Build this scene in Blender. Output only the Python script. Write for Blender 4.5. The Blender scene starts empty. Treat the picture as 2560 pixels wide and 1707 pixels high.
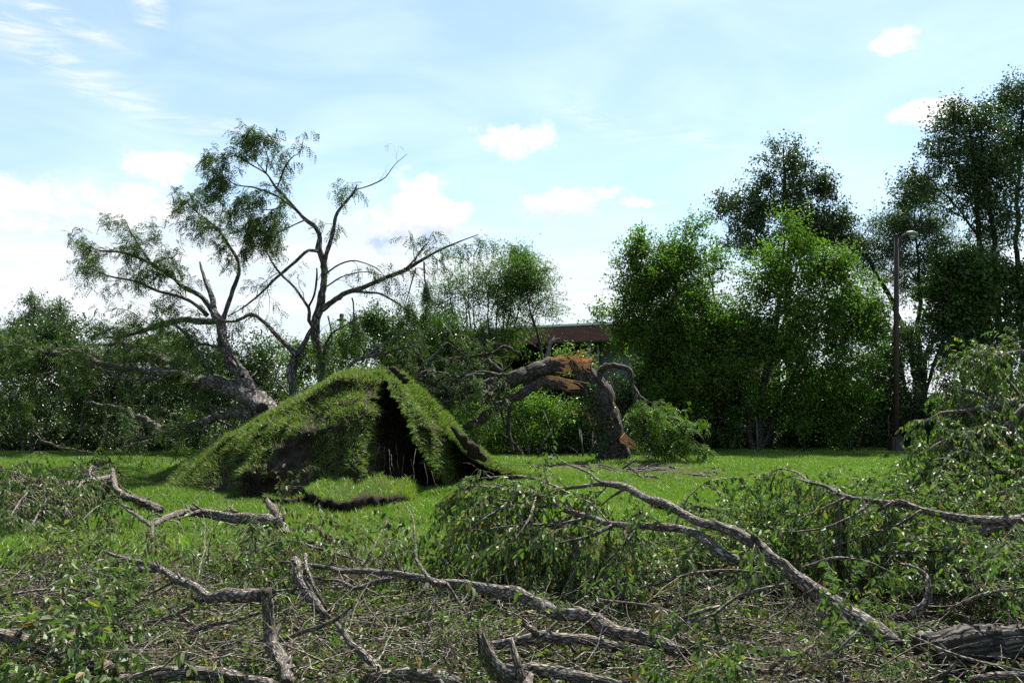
import bpy, math
import numpy as np
from mathutils import Vector, Matrix, noise

# ------------------------------------------------------------------ camera, sky, sun, exposure
scene = bpy.context.scene
COL = scene.collection
F, EYE, HZ = 2488.9, 1.6, 1025.0
PITCH = math.atan((HZ - 853.5) / F)
cam_d = bpy.data.cameras.new('camera')
cam_d.lens, cam_d.sensor_width = 35.0, 36.0
cam_d.clip_start, cam_d.clip_end = 0.1, 3000
cam = bpy.data.objects.new('camera', cam_d)
cam.location = (0, 0, EYE)
cam.rotation_euler = (math.pi / 2 + PITCH, 0, 0)
COL.objects.link(cam)
scene.camera = cam
CP, SP = math.cos(PITCH), math.sin(PITCH)


def ray(px, py):
    x, y = (px - 1280) / F, -(py - 853.5) / F
    return np.array([x, CP - y * SP, SP + y * CP])


def D(px, py, Y):                       # point of the place seen at that pixel, Y metres away
    r = ray(px, py)
    return r * (Y / r[1]) + np.array([0, 0, EYE])


def G(px, py, h=0.0):                   # point at height h above the ground
    r = ray(px, py)
    return r * ((h - EYE) / r[2]) + np.array([0, 0, EYE])


SUN_EL, SUN_AZ = math.radians(56), math.radians(28)      # azimuth from +Y towards +X
SKY_STRENGTH, SUN_STRENGTH, EXPOSURE = 0.064, 5.0, 1.5
scene.view_settings.view_transform = 'Standard'
scene.view_settings.look = 'None'
scene.view_settings.gamma = 1
scene.view_settings.exposure = EXPOSURE
scene.view_settings.use_curve_mapping = False
scene.render.engine = 'CYCLES'
cy = scene.cycles
cy.max_bounces, cy.diffuse_bounces, cy.glossy_bounces = 5, 2, 2
cy.transmission_bounces, cy.transparent_max_bounces = 4, 4
cy.use_denoising = False
cy.caustics_reflective = cy.caustics_refractive = False

sun_d = bpy.data.lights.new('sun', 'SUN')
sun_d.energy, sun_d.angle, sun_d.color = SUN_STRENGTH, math.radians(0.53), (1.0, 0.95, 0.87)
sun = bpy.data.objects.new('sun', sun_d)
sv = Vector((math.sin(SUN_AZ) * math.cos(SUN_EL), math.cos(SUN_AZ) * math.cos(SUN_EL), math.sin(SUN_EL)))
sun.rotation_euler = sv.to_track_quat('Z', 'Y').to_euler()
sun.location = sv * 60
COL.objects.link(sun)


class NT:
    """small helper for writing node trees"""
    def __init__(self, tree):
        self.t = tree
        self.N, self.L = tree.nodes, tree.links

    def n(self, kind, **kw):
        nd = self.N.new(kind)
        for k, v in kw.items():
            setattr(nd, k, v)
        return nd

    def put(self, sock, v):
        if isinstance(v, bpy.types.NodeSocket):
            self.L.new(v, sock)
        elif v is not None:
            sock.default_value = v

    def math(self, op, a, b=None, c=None, clamp=False):
        nd = self.n('ShaderNodeMath', operation=op, use_clamp=clamp)
        for s, v in zip(nd.inputs, (a, b, c)):
            self.put(s, v)
        return nd.outputs[0]

    def vec(self, op, a, b=None, out=0):
        nd = self.n('ShaderNodeVectorMath', operation=op)
        self.put(nd.inputs[0], a)
        self.put(nd.inputs[1], b)
        return nd.outputs[out]

    def ss(self, v, lo, hi, a=0.0, b=1.0):
        nd = self.n('ShaderNodeMapRange', interpolation_type='SMOOTHSTEP')
        for s, x in zip(nd.inputs[:5], (v, lo, hi, a, b)):
            self.put(s, x)
        return nd.outputs[0]

    def mix(self, f, a, b, blend='MIX'):
        nd = self.n('ShaderNodeMix', data_type='RGBA', blend_type=blend)
        self.put(nd.inputs[0], f)
        self.put(nd.inputs[6], a if not isinstance(a, tuple) else (*a, 1) if len(a) == 3 else a)
        self.put(nd.inputs[7], b if not isinstance(b, tuple) else (*b, 1) if len(b) == 3 else b)
        return nd.outputs[2]

    def noise(self, vec=None, scale=5.0, detail=4.0, rough=0.55, dist=0.0, col=False):
        nd = self.n('ShaderNodeTexNoise')
        self.put(nd.inputs['Vector'], vec)
        nd.inputs['Scale'].default_value = scale
        nd.inputs['Detail'].default_value = detail
        nd.inputs['Roughness'].default_value = rough
        nd.inputs['Distortion'].default_value = dist
        return nd.outputs['Color' if col else 'Fac']

    def ramp(self, f, stops):
        nd = self.n('ShaderNodeValToRGB')
        e = nd.color_ramp.elements
        while len(e) < len(stops):
            e.new(0.5)
        for x, (p, c) in zip(e, stops):
            x.position, x.color = p, (*c, 1)
        self.put(nd.inputs[0], f)
        return nd.outputs[0]


world = bpy.data.worlds.new('World')
scene.world = world
world.use_nodes = True
wt = NT(world.node_tree)
wt.N.clear()
sky_n = wt.n('ShaderNodeTexSky', sky_type='NISHITA', sun_disc=False)
sky_n.sun_elevation, sky_n.sun_rotation = SUN_EL, SUN_AZ
sky_n.altitude, sky_n.air_density, sky_n.dust_density, sky_n.ozone_density = 200, 1.0, 0.6, 1.5
dirn = wt.n('ShaderNodeTexCoord').outputs['Generated']
sep = wt.n('ShaderNodeSeparateXYZ')
wt.L.new(dirn, sep.inputs[0])
az = wt.math('ARCTAN2', sep.outputs[0], sep.outputs[1])
el = wt.math('ARCSINE', sep.outputs[2])
cmb = wt.n('ShaderNodeCombineXYZ')
wt.L.new(az, cmb.inputs[0])
wt.L.new(el, cmb.inputs[1])
AE = cmb.outputs[0]


def ae(px, py):
    r = ray(px, py)
    r = r / np.linalg.norm(r)
    return math.atan2(r[0], r[1]), math.asin(r[2])


# base sky: the physical sky, a little paler and more cyan as the thin high veil makes it
skyc = wt.mix(1.0, sky_n.outputs[0], (0.91, 1.0, 1.03), 'MULTIPLY')
veil_n = wt.noise(wt.vec('MULTIPLY', AE, (3.0, 9.0, 1.0)), 1.6, 5, 0.55, 0.6)
veil = wt.math('MULTIPLY', wt.ss(veil_n, 0.30, 0.80, 0.22, 0.60), wt.ss(el, 0.10, 0.9, 1.0, 0.5))
white = (5.6, 6.7, 7.3, 1)
skyc = wt.mix(veil, skyc, white)
# white bank low over the horizon
wob = wt.noise(wt.vec('MULTIPLY', AE, (7.0, 7.0, 1.0)), 1.3, 6, 0.6)
edge = wt.math('ADD', el, wt.math('MULTIPLY', wt.math('SUBTRACT', wob, 0.5), 0.12))
azl = wt.ss(az, -0.30, 0.25, 0.0, 1.0)
bank_top = wt.math('MULTIPLY_ADD', azl, -0.045, 0.225)
bank_lo = wt.math('MULTIPLY_ADD', azl, -0.06, 0.17)
nd = wt.n('ShaderNodeMapRange', interpolation_type='SMOOTHSTEP')
wt.L.new(edge, nd.inputs[0])
wt.L.new(bank_lo, nd.inputs[1])
wt.L.new(bank_top, nd.inputs[2])
nd.inputs[3].default_value, nd.inputs[4].default_value = 0.9, 0.0
str_n = wt.noise(wt.vec('MULTIPLY', AE, (3.0, 26.0, 1.0)), 1.0, 5, 0.6)
bank_c = wt.mix(wt.ss(str_n, 0.35, 0.65), (4.75, 5.35, 5.95, 1), (5.85, 5.95, 6.05, 1))
skyc = wt.mix(nd.outputs[0], skyc, bank_c)
# streaks of cirrus, upper left and a faint run on the right
rot = wt.n('ShaderNodeMapping')
wt.L.new(AE, rot.inputs[0])
rot.inputs['Rotation'].default_value = (0, 0, math.radians(24))
rot.inputs['Scale'].default_value = (8.0, 46.0, 1.0)
cir = wt.noise(rot.outputs[0], 1.3, 9, 0.68, 0.9)


def blob(px, py, rx, ry, ang=0.0):
    a, e = ae(px, py)
    m = wt.n('ShaderNodeMapping')
    m.vector_type = 'TEXTURE'
    wt.L.new(AE, m.inputs[0])
    m.inputs['Location'].default_value = (a, e, 0)
    m.inputs['Rotation'].default_value = (0, 0, math.radians(-ang))
    m.inputs['Scale'].default_value = (rx / F, ry / F, 1)
    return m.outputs[0]


cmask = None
for b in ((140, 145, 300, 45, 24), (150, 50, 170, 22, 16), (330, 265, 190, 32, 16), (480, 320, 150, 26, 8), (640, 335, 140, 28, 10), (370, 10, 40, 70, -20), (1500, 300, 160, 40, 22), (1760, 350, 170, 30, 20)):
    d = wt.vec('LENGTH', blob(*b), out=1)
    k = 1.0 if b[0] < 800 else 0.6
    m = wt.ss(d, 0.0, 1.5, k, 0.0)
    cmask = m if cmask is None else wt.math('MAXIMUM', cmask, m)
cir_f = wt.math('MULTIPLY', wt.ss(cir, 0.40, 0.66), cmask, clamp=True)
skyc = wt.mix(wt.math('MULTIPLY', cir_f, 0.9), skyc, (6.0, 6.1, 6.2, 1))
# fair-weather cumulus: (px, py, rx, ry, grey base amount)
fluff = wt.noise(wt.vec('MULTIPLY', AE, (1, 1.25, 1)), 42, 7, 0.6)
fl2 = wt.noise(wt.vec('MULTIPLY', AE, (1, 1.5, 1)), 15, 3, 0.5)
flu = wt.math('ADD', wt.math('MULTIPLY', wt.math('SUBTRACT', fluff, 0.5), 2.6), wt.math('MULTIPLY', wt.math('SUBTRACT', fl2, 0.5), 2.0))
for (px, py, rx, ry, g) in ((1045, 565, 150, 80, 1.0), (1060, 490, 75, 60, 0.0), (1405, 512, 130, 46, 0.5), (1300, 348, 112, 44, 0), (405, 418, 92, 42, 0), (2330, 282, 96, 34, 0), (2235, 106, 55, 30, 0),
                            (1600, 508, 60, 16, 0), (340, 510, 130, 55, 0), (40, 500, 190, 55, 0)):
    v = blob(px, py, rx, ry)
    s = wt.n('ShaderNodeSeparateXYZ')
    wt.L.new(v, s.inputs[0])
    d = wt.vec('LENGTH', v, out=1)
    dd = wt.math('ADD', d, flu)
    f = wt.ss(dd, 0.38, 1.12, 1.0, 0.0)
    if g:
        gf = wt.math('MULTIPLY', wt.ss(wt.math('ADD', s.outputs[1], wt.math('MULTIPLY', flu, 0.6)), -0.75, 0.35, g, 0.0), 1.0, clamp=True)
        cc = wt.mix(gf, (6.2, 6.2, 6.2, 1), (3.3, 4.1, 5.5, 1))
    else:
        cc = (6.2, 6.2, 6.2, 1)
    skyc = wt.mix(f, skyc, cc)
bg = wt.n('ShaderNodeBackground')
bg.inputs['Strength'].default_value = SKY_STRENGTH
wt.L.new(skyc, bg.inputs['Color'])
wo = wt.n('ShaderNodeOutputWorld')
wt.L.new(bg.outputs[0], wo.inputs[0])

# ------------------------------------------------------------------ materials
def material(name):
    m = bpy.data.materials.new(name)
    m.use_nodes = True
    t = NT(m.node_tree)
    p = t.N.get('Principled BSDF')
    return m, t, p, t.N.get('Material Output')


def bump(t, h, strength, dist):
    b = t.n('ShaderNodeBump')
    b.inputs['Strength'].default_value = strength
    b.inputs['Distance'].default_value = dist
    t.put(b.inputs['Height'], h)
    return b.outputs[0]


def bark(name, dark, mid, light, fissure=0.02, lichen=0.0, along=0.16):
    """furrowed bark: plates stretched along the branch (uv in metres)"""
    m, t, p, o = material(name)
    uv = t.n('ShaderNodeTexCoord').outputs['UV']
    st = t.vec('MULTIPLY', uv, (1.0, along, 1.0))
    warp = t.vec('ADD', st, t.vec('SCALE', t.noise(uv, 9, 3, 0.6, col=True), None))
    warp.node.inputs[1].links[0].from_node.inputs['Scale'].default_value = 0.02
    vo = t.n('ShaderNodeTexVoronoi', feature='DISTANCE_TO_EDGE')
    t.L.new(warp, vo.inputs['Vector'])
    vo.inputs['Scale'].default_value = 1.0 / fissure
    plate = t.ss(vo.outputs[0], 0.0, 0.35)
    fine = t.noise(t.vec('MULTIPLY', uv, (1, 0.3, 1)), 140, 4, 0.65)
    big = t.noise(uv, 5, 3, 0.6)
    f = t.math('MULTIPLY', plate, t.math('MULTIPLY_ADD', fine, 0.9, 0.35), clamp=True)
    c = t.ramp(f, [(0.0, dark), (0.45, mid), (1.0, light)])
    c = t.mix(t.ss(big, 0.45, 0.7, 0.0, 0.55), c, tuple(0.6 * x for x in mid))
    if name == 'elm_bark':
        pn = t.noise(t.vec('MULTIPLY', uv, (1, 0.4, 1)), 6, 5, 0.6)
        c = t.mix(t.ss(pn, 0.62, 0.68, 0.0, 0.75), c, (0.33, 0.235, 0.15))
    if lichen:
        ln = t.noise(uv, 16, 5, 0.65)
        c = t.mix(t.ss(ln, 0.56, 0.66, 0.0, lichen), c, (0.42, 0.41, 0.38))
    t.put(p.inputs['Base Color'], c)
    p.inputs['Roughness'].default_value = 0.9
    p.inputs['Specular IOR Level'].default_value = 0.25
    h = t.math('ADD', plate, t.math('MULTIPLY', fine, 0.45))
    t.put(p.inputs['Normal'], bump(t, h, 0.6, fissure * 0.7))
    return m


def leaf_mat(name, stops, trans=0.35, rough=0.42, spec=0.5, under=None, tcol=(0.9, 1.25, 0.35)):
    m, t, p, o = material(name)
    g = t.n('ShaderNodeNewGeometry')
    c = t.ramp(g.outputs['Random Per Island'], stops)
    if name == 'grass_blade':
        pp_ = t.noise(g.outputs['Position'], 0.55, 5, 0.65)
        pq_ = t.noise(g.outputs['Position'], 2.6, 4, 0.6)
        c = t.mix(t.ss(pp_, 0.46, 0.66, 0.0, 0.5), c, (0.20, 0.24, 0.05))
        c = t.mix(t.ss(pq_, 0.56, 0.72, 0.0, 0.6), c, (0.27, 0.235, 0.10))
    if under:
        c2 = t.mix(0.55, c, under)
        cf = t.mix(g.outputs['Backfacing'], c, c2)
    else:
        cf = c
    t.put(p.inputs['Base Color'], cf)
    p.inputs['Roughness'].default_value = rough
    p.inputs['Specular IOR Level'].default_value = spec
    tr = t.n('ShaderNodeBsdfTranslucent')
    t.put(tr.inputs[0], t.mix(1.0, c, tcol, 'MULTIPLY'))
    ms = t.n('ShaderNodeMixShader')
    ms.inputs[0].default_value = trans
    t.L.new(p.outputs[0], ms.inputs[1])
    t.L.new(tr.outputs[0], ms.inputs[2])
    t.L.new(ms.outputs[0], o.inputs[0])
    return m


def plain(name, col, rough=0.7, metal=0.0, vary=0.25, scale=6.0, bmp=0.0):
    m, t, p, o = material(name)
    tc = t.n('ShaderNodeTexCoord').outputs['Object']
    nz = t.noise(tc, scale, 5, 0.6)
    t.put(p.inputs['Base Color'], t.mix(t.ss(nz, 0.3, 0.7, 0, 1), tuple(x * (1 - vary) for x in col), tuple(x * (1 + vary) for x in col)))
    p.inputs['Roughness'].default_value = rough
    p.inputs['Metallic'].default_value = metal
    if bmp:
        t.put(p.inputs['Normal'], bump(t, t.noise(tc, scale * 6, 4, 0.6), 0.6, bmp))
    return m


M = {}
M['bark_elm'] = bark('elm_bark', (0.026, 0.021, 0.016), (0.135, 0.114, 0.092), (0.38, 0.345, 0.30), 0.012, 0.5, 0.22)
M['bark_twig'] = bark('twig_bark', (0.05, 0.041, 0.033), (0.21, 0.178, 0.148), (0.45, 0.41, 0.36), 0.008, 0.3)
M['bark_locust'] = bark('locust_bark', (0.02, 0.017, 0.014), (0.10, 0.086, 0.073), (0.27, 0.245, 0.22), 0.045, 0.25, 0.22)
M['bark_dark'] = bark('dark_bark', (0.014, 0.012, 0.010), (0.065, 0.054, 0.044), (0.17, 0.148, 0.125), 0.036, 0.12, 0.2)
M['bark_black'] = bark('blackish_bark', (0.012, 0.010, 0.008), (0.03, 0.026, 0.022), (0.06, 0.055, 0.048), 0.06)
M['leaf_elm'] = leaf_mat('elm_leaf', [(0.0, (0.036, 0.064, 0.018)), (0.45, (0.064, 0.106, 0.027)), (0.75, (0.10, 0.155, 0.042)), (0.90, (0.16, 0.21, 0.06)), (0.955, (0.25, 0.21, 0.05)), (0.985, (0.15, 0.075, 0.03)), (1.0, (0.12, 0.06, 0.025))], 0.38, 0.52, 0.34, (0.17, 0.14, 0.085))
M['leaf_dry'] = leaf_mat('wilted_leaf', [(0.0, (0.045, 0.03, 0.014)), (0.3, (0.09, 0.055, 0.024)), (0.55, (0.06, 0.07, 0.022)), (0.8, (0.075, 0.09, 0.026)), (1.0, (0.17, 0.10, 0.045))], 0.3, 0.55, 0.3, (0.15, 0.12, 0.08))
M['leaf_locust'] = leaf_mat('locust_leaflet', [(0.0, (0.028, 0.050, 0.012)), (0.6, (0.05, 0.088, 0.018)), (1.0, (0.09, 0.13, 0.028))], 0.30, 0.55, 0.25)
M['leaf_bough'] = leaf_mat('yellow_green_leaflet', [(0.0, (0.056, 0.106, 0.015)), (0.6, (0.094, 0.156, 0.022)), (1.0, (0.150, 0.206, 0.037))], 0.42, 0.45, 0.4)
M['leaf_mulberry'] = leaf_mat('mulberry_leaf', [(0.0, (0.045, 0.082, 0.013)), (0.6, (0.082, 0.142, 0.02)), (1.0, (0.13, 0.205, 0.034))], 0.50, 0.55, 0.25)
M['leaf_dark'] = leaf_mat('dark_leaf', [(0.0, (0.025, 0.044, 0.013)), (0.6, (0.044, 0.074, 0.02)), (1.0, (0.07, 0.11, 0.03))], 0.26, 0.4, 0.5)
M['leaf_bush'] = leaf_mat('bush_leaf', [(0.0, (0.026, 0.052, 0.010)), (0.6, (0.05, 0.092, 0.015)), (1.0, (0.082, 0.14, 0.024))], 0.33, 0.42, 0.45)
M['leaf_grey'] = leaf_mat('grey_green_leaf', [(0.0, (0.039, 0.065, 0.029)), (0.6, (0.065, 0.101, 0.044)), (1.0, (0.104, 0.143, 0.065))], 0.30, 0.45, 0.5)
M['grass'] = leaf_mat('grass_blade', [(0.0, (0.065, 0.140, 0.014)), (0.5, (0.095, 0.20, 0.020)), (0.82, (0.14, 0.245, 0.03)), (0.93, (0.24, 0.22, 0.09)), (1.0, (0.30, 0.25, 0.13))], 0.42, 0.45, 0.4, tcol=(1.0, 1.15, 0.45))
M['turf'] = leaf_mat('turf_blade', [(0.0, (0.06, 0.115, 0.016)), (0.45, (0.09, 0.165, 0.022)), (0.75, (0.13, 0.20, 0.034)), (0.82, (0.17, 0.155, 0.065)), (1.0, (0.23, 0.19, 0.10))], 0.42, 0.5, 0.3, tcol=(1.0, 1.15, 0.5))
M['weed'] = leaf_mat('weed_leaf', [(0.0, (0.07, 0.15, 0.015)), (1.0, (0.12, 0.21, 0.03))], 0.45, 0.45, 0.4)
M['lamp_steel'] = plain('rusty_steel', (0.028, 0.017, 0.013), 0.75, 0.1, 0.5, 9, 0.004)
M['lamp_grey'] = plain('lamp_housing', (0.12, 0.125, 0.125), 0.6, 0.2, 0.15, 12)
M['lamp_glass'] = plain('lamp_lens', (0.35, 0.36, 0.36), 0.15, 0.0, 0.05, 4)
M['galv'] = plain('galvanised_steel', (0.16, 0.16, 0.155), 0.55, 0.5, 0.25, 14)
M['roof_metal'] = plain('roof_flashing', (0.55, 0.58, 0.62), 0.5, 0.3, 0.08, 2)
M['panel'] = plain('painted_panel', (0.2, 0.21, 0.2), 0.8, 0.0, 0.12, 1.5)
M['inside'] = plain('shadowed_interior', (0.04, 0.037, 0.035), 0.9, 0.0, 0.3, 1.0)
M['concrete'] = plain('concrete', (0.30, 0.29, 0.27), 0.9, 0.0, 0.2, 3.0, 0.004)


def wood_mat():
    m, t, p, o = material('splintered_wood')
    uv = t.n('ShaderNodeTexCoord').outputs['UV']
    gr = t.noise(t.vec('MULTIPLY', uv, (1, 0.06, 1)), 70, 5, 0.7)
    b = t.noise(uv, 4, 3, 0.6)
    c = t.ramp(gr, [(0.25, (0.40, 0.16, 0.065)), (0.5, (0.74, 0.35, 0.15)), (0.75, (0.86, 0.52, 0.29))])
    c = t.mix(t.ss(b, 0.5, 0.75, 0, 0.5), c, (0.75, 0.52, 0.32))
    t.put(p.inputs['Base Color'], c)
    p.inputs['Roughness'].default_value = 0.8
    t.put(p.inputs['Normal'], bump(t, gr, 0.9, 0.02))
    return m


M['wood'] = wood_mat()


def soil_mat(name, k=1.0):
    m, t, p, o = material(name)
    tc = t.n('ShaderNodeTexCoord').outputs['Object']
    a = t.noise(tc, 7, 7, 0.65)
    b = t.noise(tc, 45, 5, 0.65)
    c = t.ramp(a, [(0.3, tuple(k * x for x in (0.018, 0.014, 0.010))), (0.55, tuple(k * x for x in (0.042, 0.032, 0.023))), (0.8, tuple(k * x for x in (0.085, 0.068, 0.05)))])
    t.put(p.inputs['Base Color'], t.mix(t.ss(b, 0.35, 0.75, 0.0, 0.7), c, tuple(0.5 * k * x for x in (0.03, 0.024, 0.018))))
    p.inputs['Roughness'].default_value = 0.95
    p.inputs['Specular IOR Level'].default_value = 0.15
    t.put(p.inputs['Normal'], bump(t, t.math('ADD', a, t.math('MULTIPLY', b, 0.6)), 1.0, 0.06))
    return m


M['soil'] = soil_mat('dark_soil')


def ground_mat():
    m, t, p, o = material('lawn_soil')
    tc = t.n('ShaderNodeTexCoord').outputs['Object']
    a = t.noise(tc, 0.5, 5, 0.6)
    b = t.noise(tc, 9, 6, 0.65)
    c = t.noise(tc, 60, 4, 0.65)
    green = t.mix(t.ss(b, 0.3, 0.7), (0.045, 0.085, 0.012), (0.08, 0.135, 0.02))
    green = t.mix(t.ss(a, 0.5, 0.72, 0, 0.45), green, (0.085, 0.10, 0.03))
    thatch = t.mix(t.ss(c, 0.3, 0.7), (0.026, 0.02, 0.014), (0.10, 0.08, 0.056))  # litter tone, deepened to put the debris shade into the ground colour
    mask = None
    for (px, py, rx, ry) in DIRT_SHADE:
        w = G(px, py, 0)
        mp = t.n('ShaderNodeMapping')
        mp.vector_type = 'TEXTURE'
        t.L.new(tc, mp.inputs[0])
        mp.inputs['Location'].default_value = (w[0], w[1], 0)
        mp.inputs['Scale'].default_value = (rx, ry, 1)
        d = t.math('ADD', t.vec('LENGTH', mp.outputs[0], out=1), t.math('MULTIPLY', t.math('SUBTRACT', b, 0.5), 1.6))
        k = t.ss(d, 0.6, 1.15, 1.0, 0.0)
        mask = k if mask is None else t.math('MAXIMUM', mask, k)
    mask = t.math('MAXIMUM', mask, t.ss(b, 0.60, 0.72, 0.0, 0.6))
    t.put(p.inputs['Base Color'], t.mix(mask, green, thatch))
    p.inputs['Roughness'].default_value = 0.95
    p.inputs['Specular IOR Level'].default_value = 0.15
    t.put(p.inputs['Normal'], bump(t, t.math('ADD', b, c), 1.0, 0.05))
    return m


# bare, littered lawn patches, plus dark ones painting shade under the debris: (px, py, half-width m, half-depth m)
DIRT_SHADE = [(1560, 1170, 2.6, 2.2), (1740, 1185, 1.8, 2.2), (640, 1250, 1.0, 0.9), (480, 1150, 1.2, 1.6), (900, 1600, 2.2, 1.4), (1700, 1640, 2.4, 1.2), (2200, 1560, 2.6, 2.0), (1500, 1500, 2.0, 1.8), (250, 1600, 1.6, 1.0)]
M['ground'] = ground_mat()


def brick_mat():
    m, t, p, o = material('red_brick')
    uv = t.n('ShaderNodeTexCoord').outputs['UV']
    br = t.n('ShaderNodeTexBrick')
    t.L.new(uv, br.inputs['Vector'])
    br.inputs['Color1'].default_value = (0.16, 0.045, 0.032, 1)
    br.inputs['Color2'].default_value = (0.10, 0.030, 0.024, 1)
    br.inputs['Mortar'].default_value = (0.25, 0.20, 0.18, 1)
    br.inputs['Scale'].default_value = 1.0
    br.inputs['Mortar Size'].default_value = 0.006
    br.inputs['Brick Width'].default_value = 0.21
    br.inputs['Row Height'].default_value = 0.068
    nz = t.noise(uv, 1.5, 4, 0.6)
    t.put(p.inputs['Base Color'], t.mix(t.ss(nz, 0.35, 0.75, 0, 0.4), br.outputs[0], (0.09, 0.035, 0.03)))
    p.inputs['Roughness'].default_value = 0.9
    t.put(p.inputs['Normal'], bump(t, t.math('SUBTRACT', 1.0, br.outputs[1]), 0.7, 0.01))
    return m


M['brick'] = brick_mat()

# ------------------------------------------------------------------ geometry helpers
RNG = np.random.default_rng(11)


def unit(v):
    v = np.asarray(v, float)
    return v / np.maximum(np.linalg.norm(v, axis=-1, keepdims=True), 1e-9)


class MB:
    """collects tubes, leaves and boxes and links them as one mesh object"""
    def __init__(self):
        self.v, self.q, self.t, self.uq, self.ut, self.n = [], [], [], [], [], 0

    def add(self, v, q=None, t=None, uq=None, ut=None):
        v = np.asarray(v, float).reshape(-1, 3)
        if q is not None and len(q):
            q = np.asarray(q, int).reshape(-1, 4)
            self.q.append(q + self.n)
            self.uq.append(np.zeros((len(q), 4, 2)) if uq is None else np.asarray(uq, float).reshape(-1, 4, 2))
        if t is not None and len(t):
            t = np.asarray(t, int).reshape(-1, 3)
            self.t.append(t + self.n)
            self.ut.append(np.zeros((len(t), 3, 2)) if ut is None else np.asarray(ut, float).reshape(-1, 3, 2))
        self.v.append(v)
        self.n += len(v)
        return self

    def tube(self, P, R, s=6, rough=0.0, rng=RNG, caps=True, ragged=0.0, furrow=0.0):
        P = np.asarray(P, float)
        R = np.broadcast_to(np.asarray(R, float), (len(P),)).copy()
        n = len(P)
        T = np.gradient(P, axis=0)
        T = unit(T)
        N = np.zeros_like(P)
        a = np.array([0, 0, 1.0]) if abs(T[0][2]) < 0.9 else np.array([1.0, 0, 0])
        c = np.cross(T[0], a)
        N[0] = c / np.linalg.norm(c)
        for i in range(1, n):
            c = N[i - 1] - T[i] * np.dot(N[i - 1], T[i])
            N[i] = c / max(np.linalg.norm(c), 1e-9)
        B = np.cross(T, N)
        th = np.arange(s) * 2 * math.pi / s
        seg = np.linalg.norm(np.diff(P, axis=0), axis=1)
        ln = np.concatenate([[0], np.cumsum(seg)])
        rr = np.ones((n, s))
        if rough:
            Rm = max(R.mean(), 1e-4)
            for k in range(4):
                m = rng.integers(1, 5)
                rr += rough * 0.45 * np.sin(m * th[None] + ln[:, None] / Rm * rng.uniform(0.2, 0.9) + rng.uniform(0, 6.28)) / (1 + k * 0.3)
            rr += rng.normal(0, rough * 0.35, (n, s))
        if furrow:
            for m in (s // 6, s // 4, s // 3):
                ph = np.cumsum(rng.normal(0, .45, n)) + rng.uniform(0, 6.28)
                w_ = np.abs(((th[None] * m + ph[:, None]) / math.pi) % 2 - 1)
                rr += furrow * (w_ - .5) * (0.6 + 0.8 * rng.uniform(0, 1, (n, s)))
        off = (np.cos(th)[None, :, None] * N[:, None] + np.sin(th)[None, :, None] * B[:, None]) * (R[:, None] * rr)[..., None]
        V = P[:, None] + off
        if ragged:
            V[-1] += T[-1] * (rng.uniform(-0.3, 1, s) * ragged)[:, None]
        i, j = np.meshgrid(np.arange(n - 1), np.arange(s), indexing='ij')
        j2 = (j + 1) % s
        q = np.stack([i * s + j, i * s + j2, (i + 1) * s + j2, (i + 1) * s + j], -1).reshape(-1, 4)
        cir = 2 * math.pi * max(R.mean(), 1e-4)
        u0 = rng.uniform(0, 50)
        ua, ub = u0 + j / s * cir, u0 + (j + 1) / s * cir
        va, vb = ln[i], ln[i + 1]
        uq = np.stack([np.stack([ua, va], -1), np.stack([ub, va], -1), np.stack([ub, vb], -1), np.stack([ua, vb], -1)], 2).reshape(-1, 4, 2)
        V = V.reshape(-1, 3)
        if caps:
            V = np.vstack([V, P[0], P[-1] + T[-1] * R[-1] * 0.3])
            k0, k1 = n * s, n * s + 1
            jj = np.arange(s)
            t = np.vstack([np.stack([np.full(s, k0), (jj + 1) % s, jj], -1), np.stack([np.full(s, k1), (n - 1) * s + jj, (n - 1) * s + (jj + 1) % s], -1)])
            self.add(V, q, t, uq)
        else:
            self.add(V, q, None, uq)
        return self

    def twigs(self, polys, s=3):
        for P, R in polys:
            self.tube(P, R, s, caps=False)
        return self

    def leaves(self, pos, d, nrm, L, W, fold=0.22, ovate=False, curl=0.12):
        n = len(pos)
        if not n:
            return self
        d = unit(d)
        sd = unit(np.cross(d, nrm))
        nn = np.cross(sd, d)
        L = np.broadcast_to(np.asarray(L, float), (n,))[:, None]
        W = np.broadcast_to(np.asarray(W, float), (n,))[:, None]
        up = nn * W * fold
        tip = pos + d * L - nn * L * curl
        b = np.arange(n)[:, None]
        if ovate:
            vs = [pos, pos + d * L * .28 + sd * W * .46 + up, pos + d * L * .66 + sd * W * .40 + up - nn * L * curl * .4, tip,
                  pos + d * L * .66 - sd * W * .40 + up - nn * L * curl * .4, pos + d * L * .28 - sd * W * .46 + up]
            V = np.stack(vs, 1).reshape(-1, 3)
            q = np.vstack([b * 6 + np.array([[0, 1, 2, 3]]), b * 6 + np.array([[0, 3, 4, 5]])])
            self.add(V, q)
        else:
            V = np.stack([pos, pos + d * L * .45 + sd * W * .5 + up, tip, pos + d * L * .45 - sd * W * .5 + up], 1).reshape(-1, 3)
            t = np.vstack([b * 4 + np.array([[0, 1, 2]]), b * 4 + np.array([[0, 2, 3]])])
            self.add(V, None, t)
        return self

    def box(self, c, sx, sy, sz, rz=0.0, uvs=1.0):
        x, y, z = sx / 2, sy / 2, sz / 2
        P = np.array([[-x, -y, -z], [x, -y, -z], [x, y, -z], [-x, y, -z], [-x, -y, z], [x, -y, z], [x, y, z], [-x, y, z]])
        ca, sa = math.cos(rz), math.sin(rz)
        P = P @ np.array([[ca, sa, 0], [-sa, ca, 0], [0, 0, 1]]) + np.asarray(c)
        q = [[0, 1, 5, 4], [1, 2, 6, 5], [2, 3, 7, 6], [3, 0, 4, 7], [4, 5, 6, 7], [3, 2, 1, 0]]
        uq = []
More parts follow.
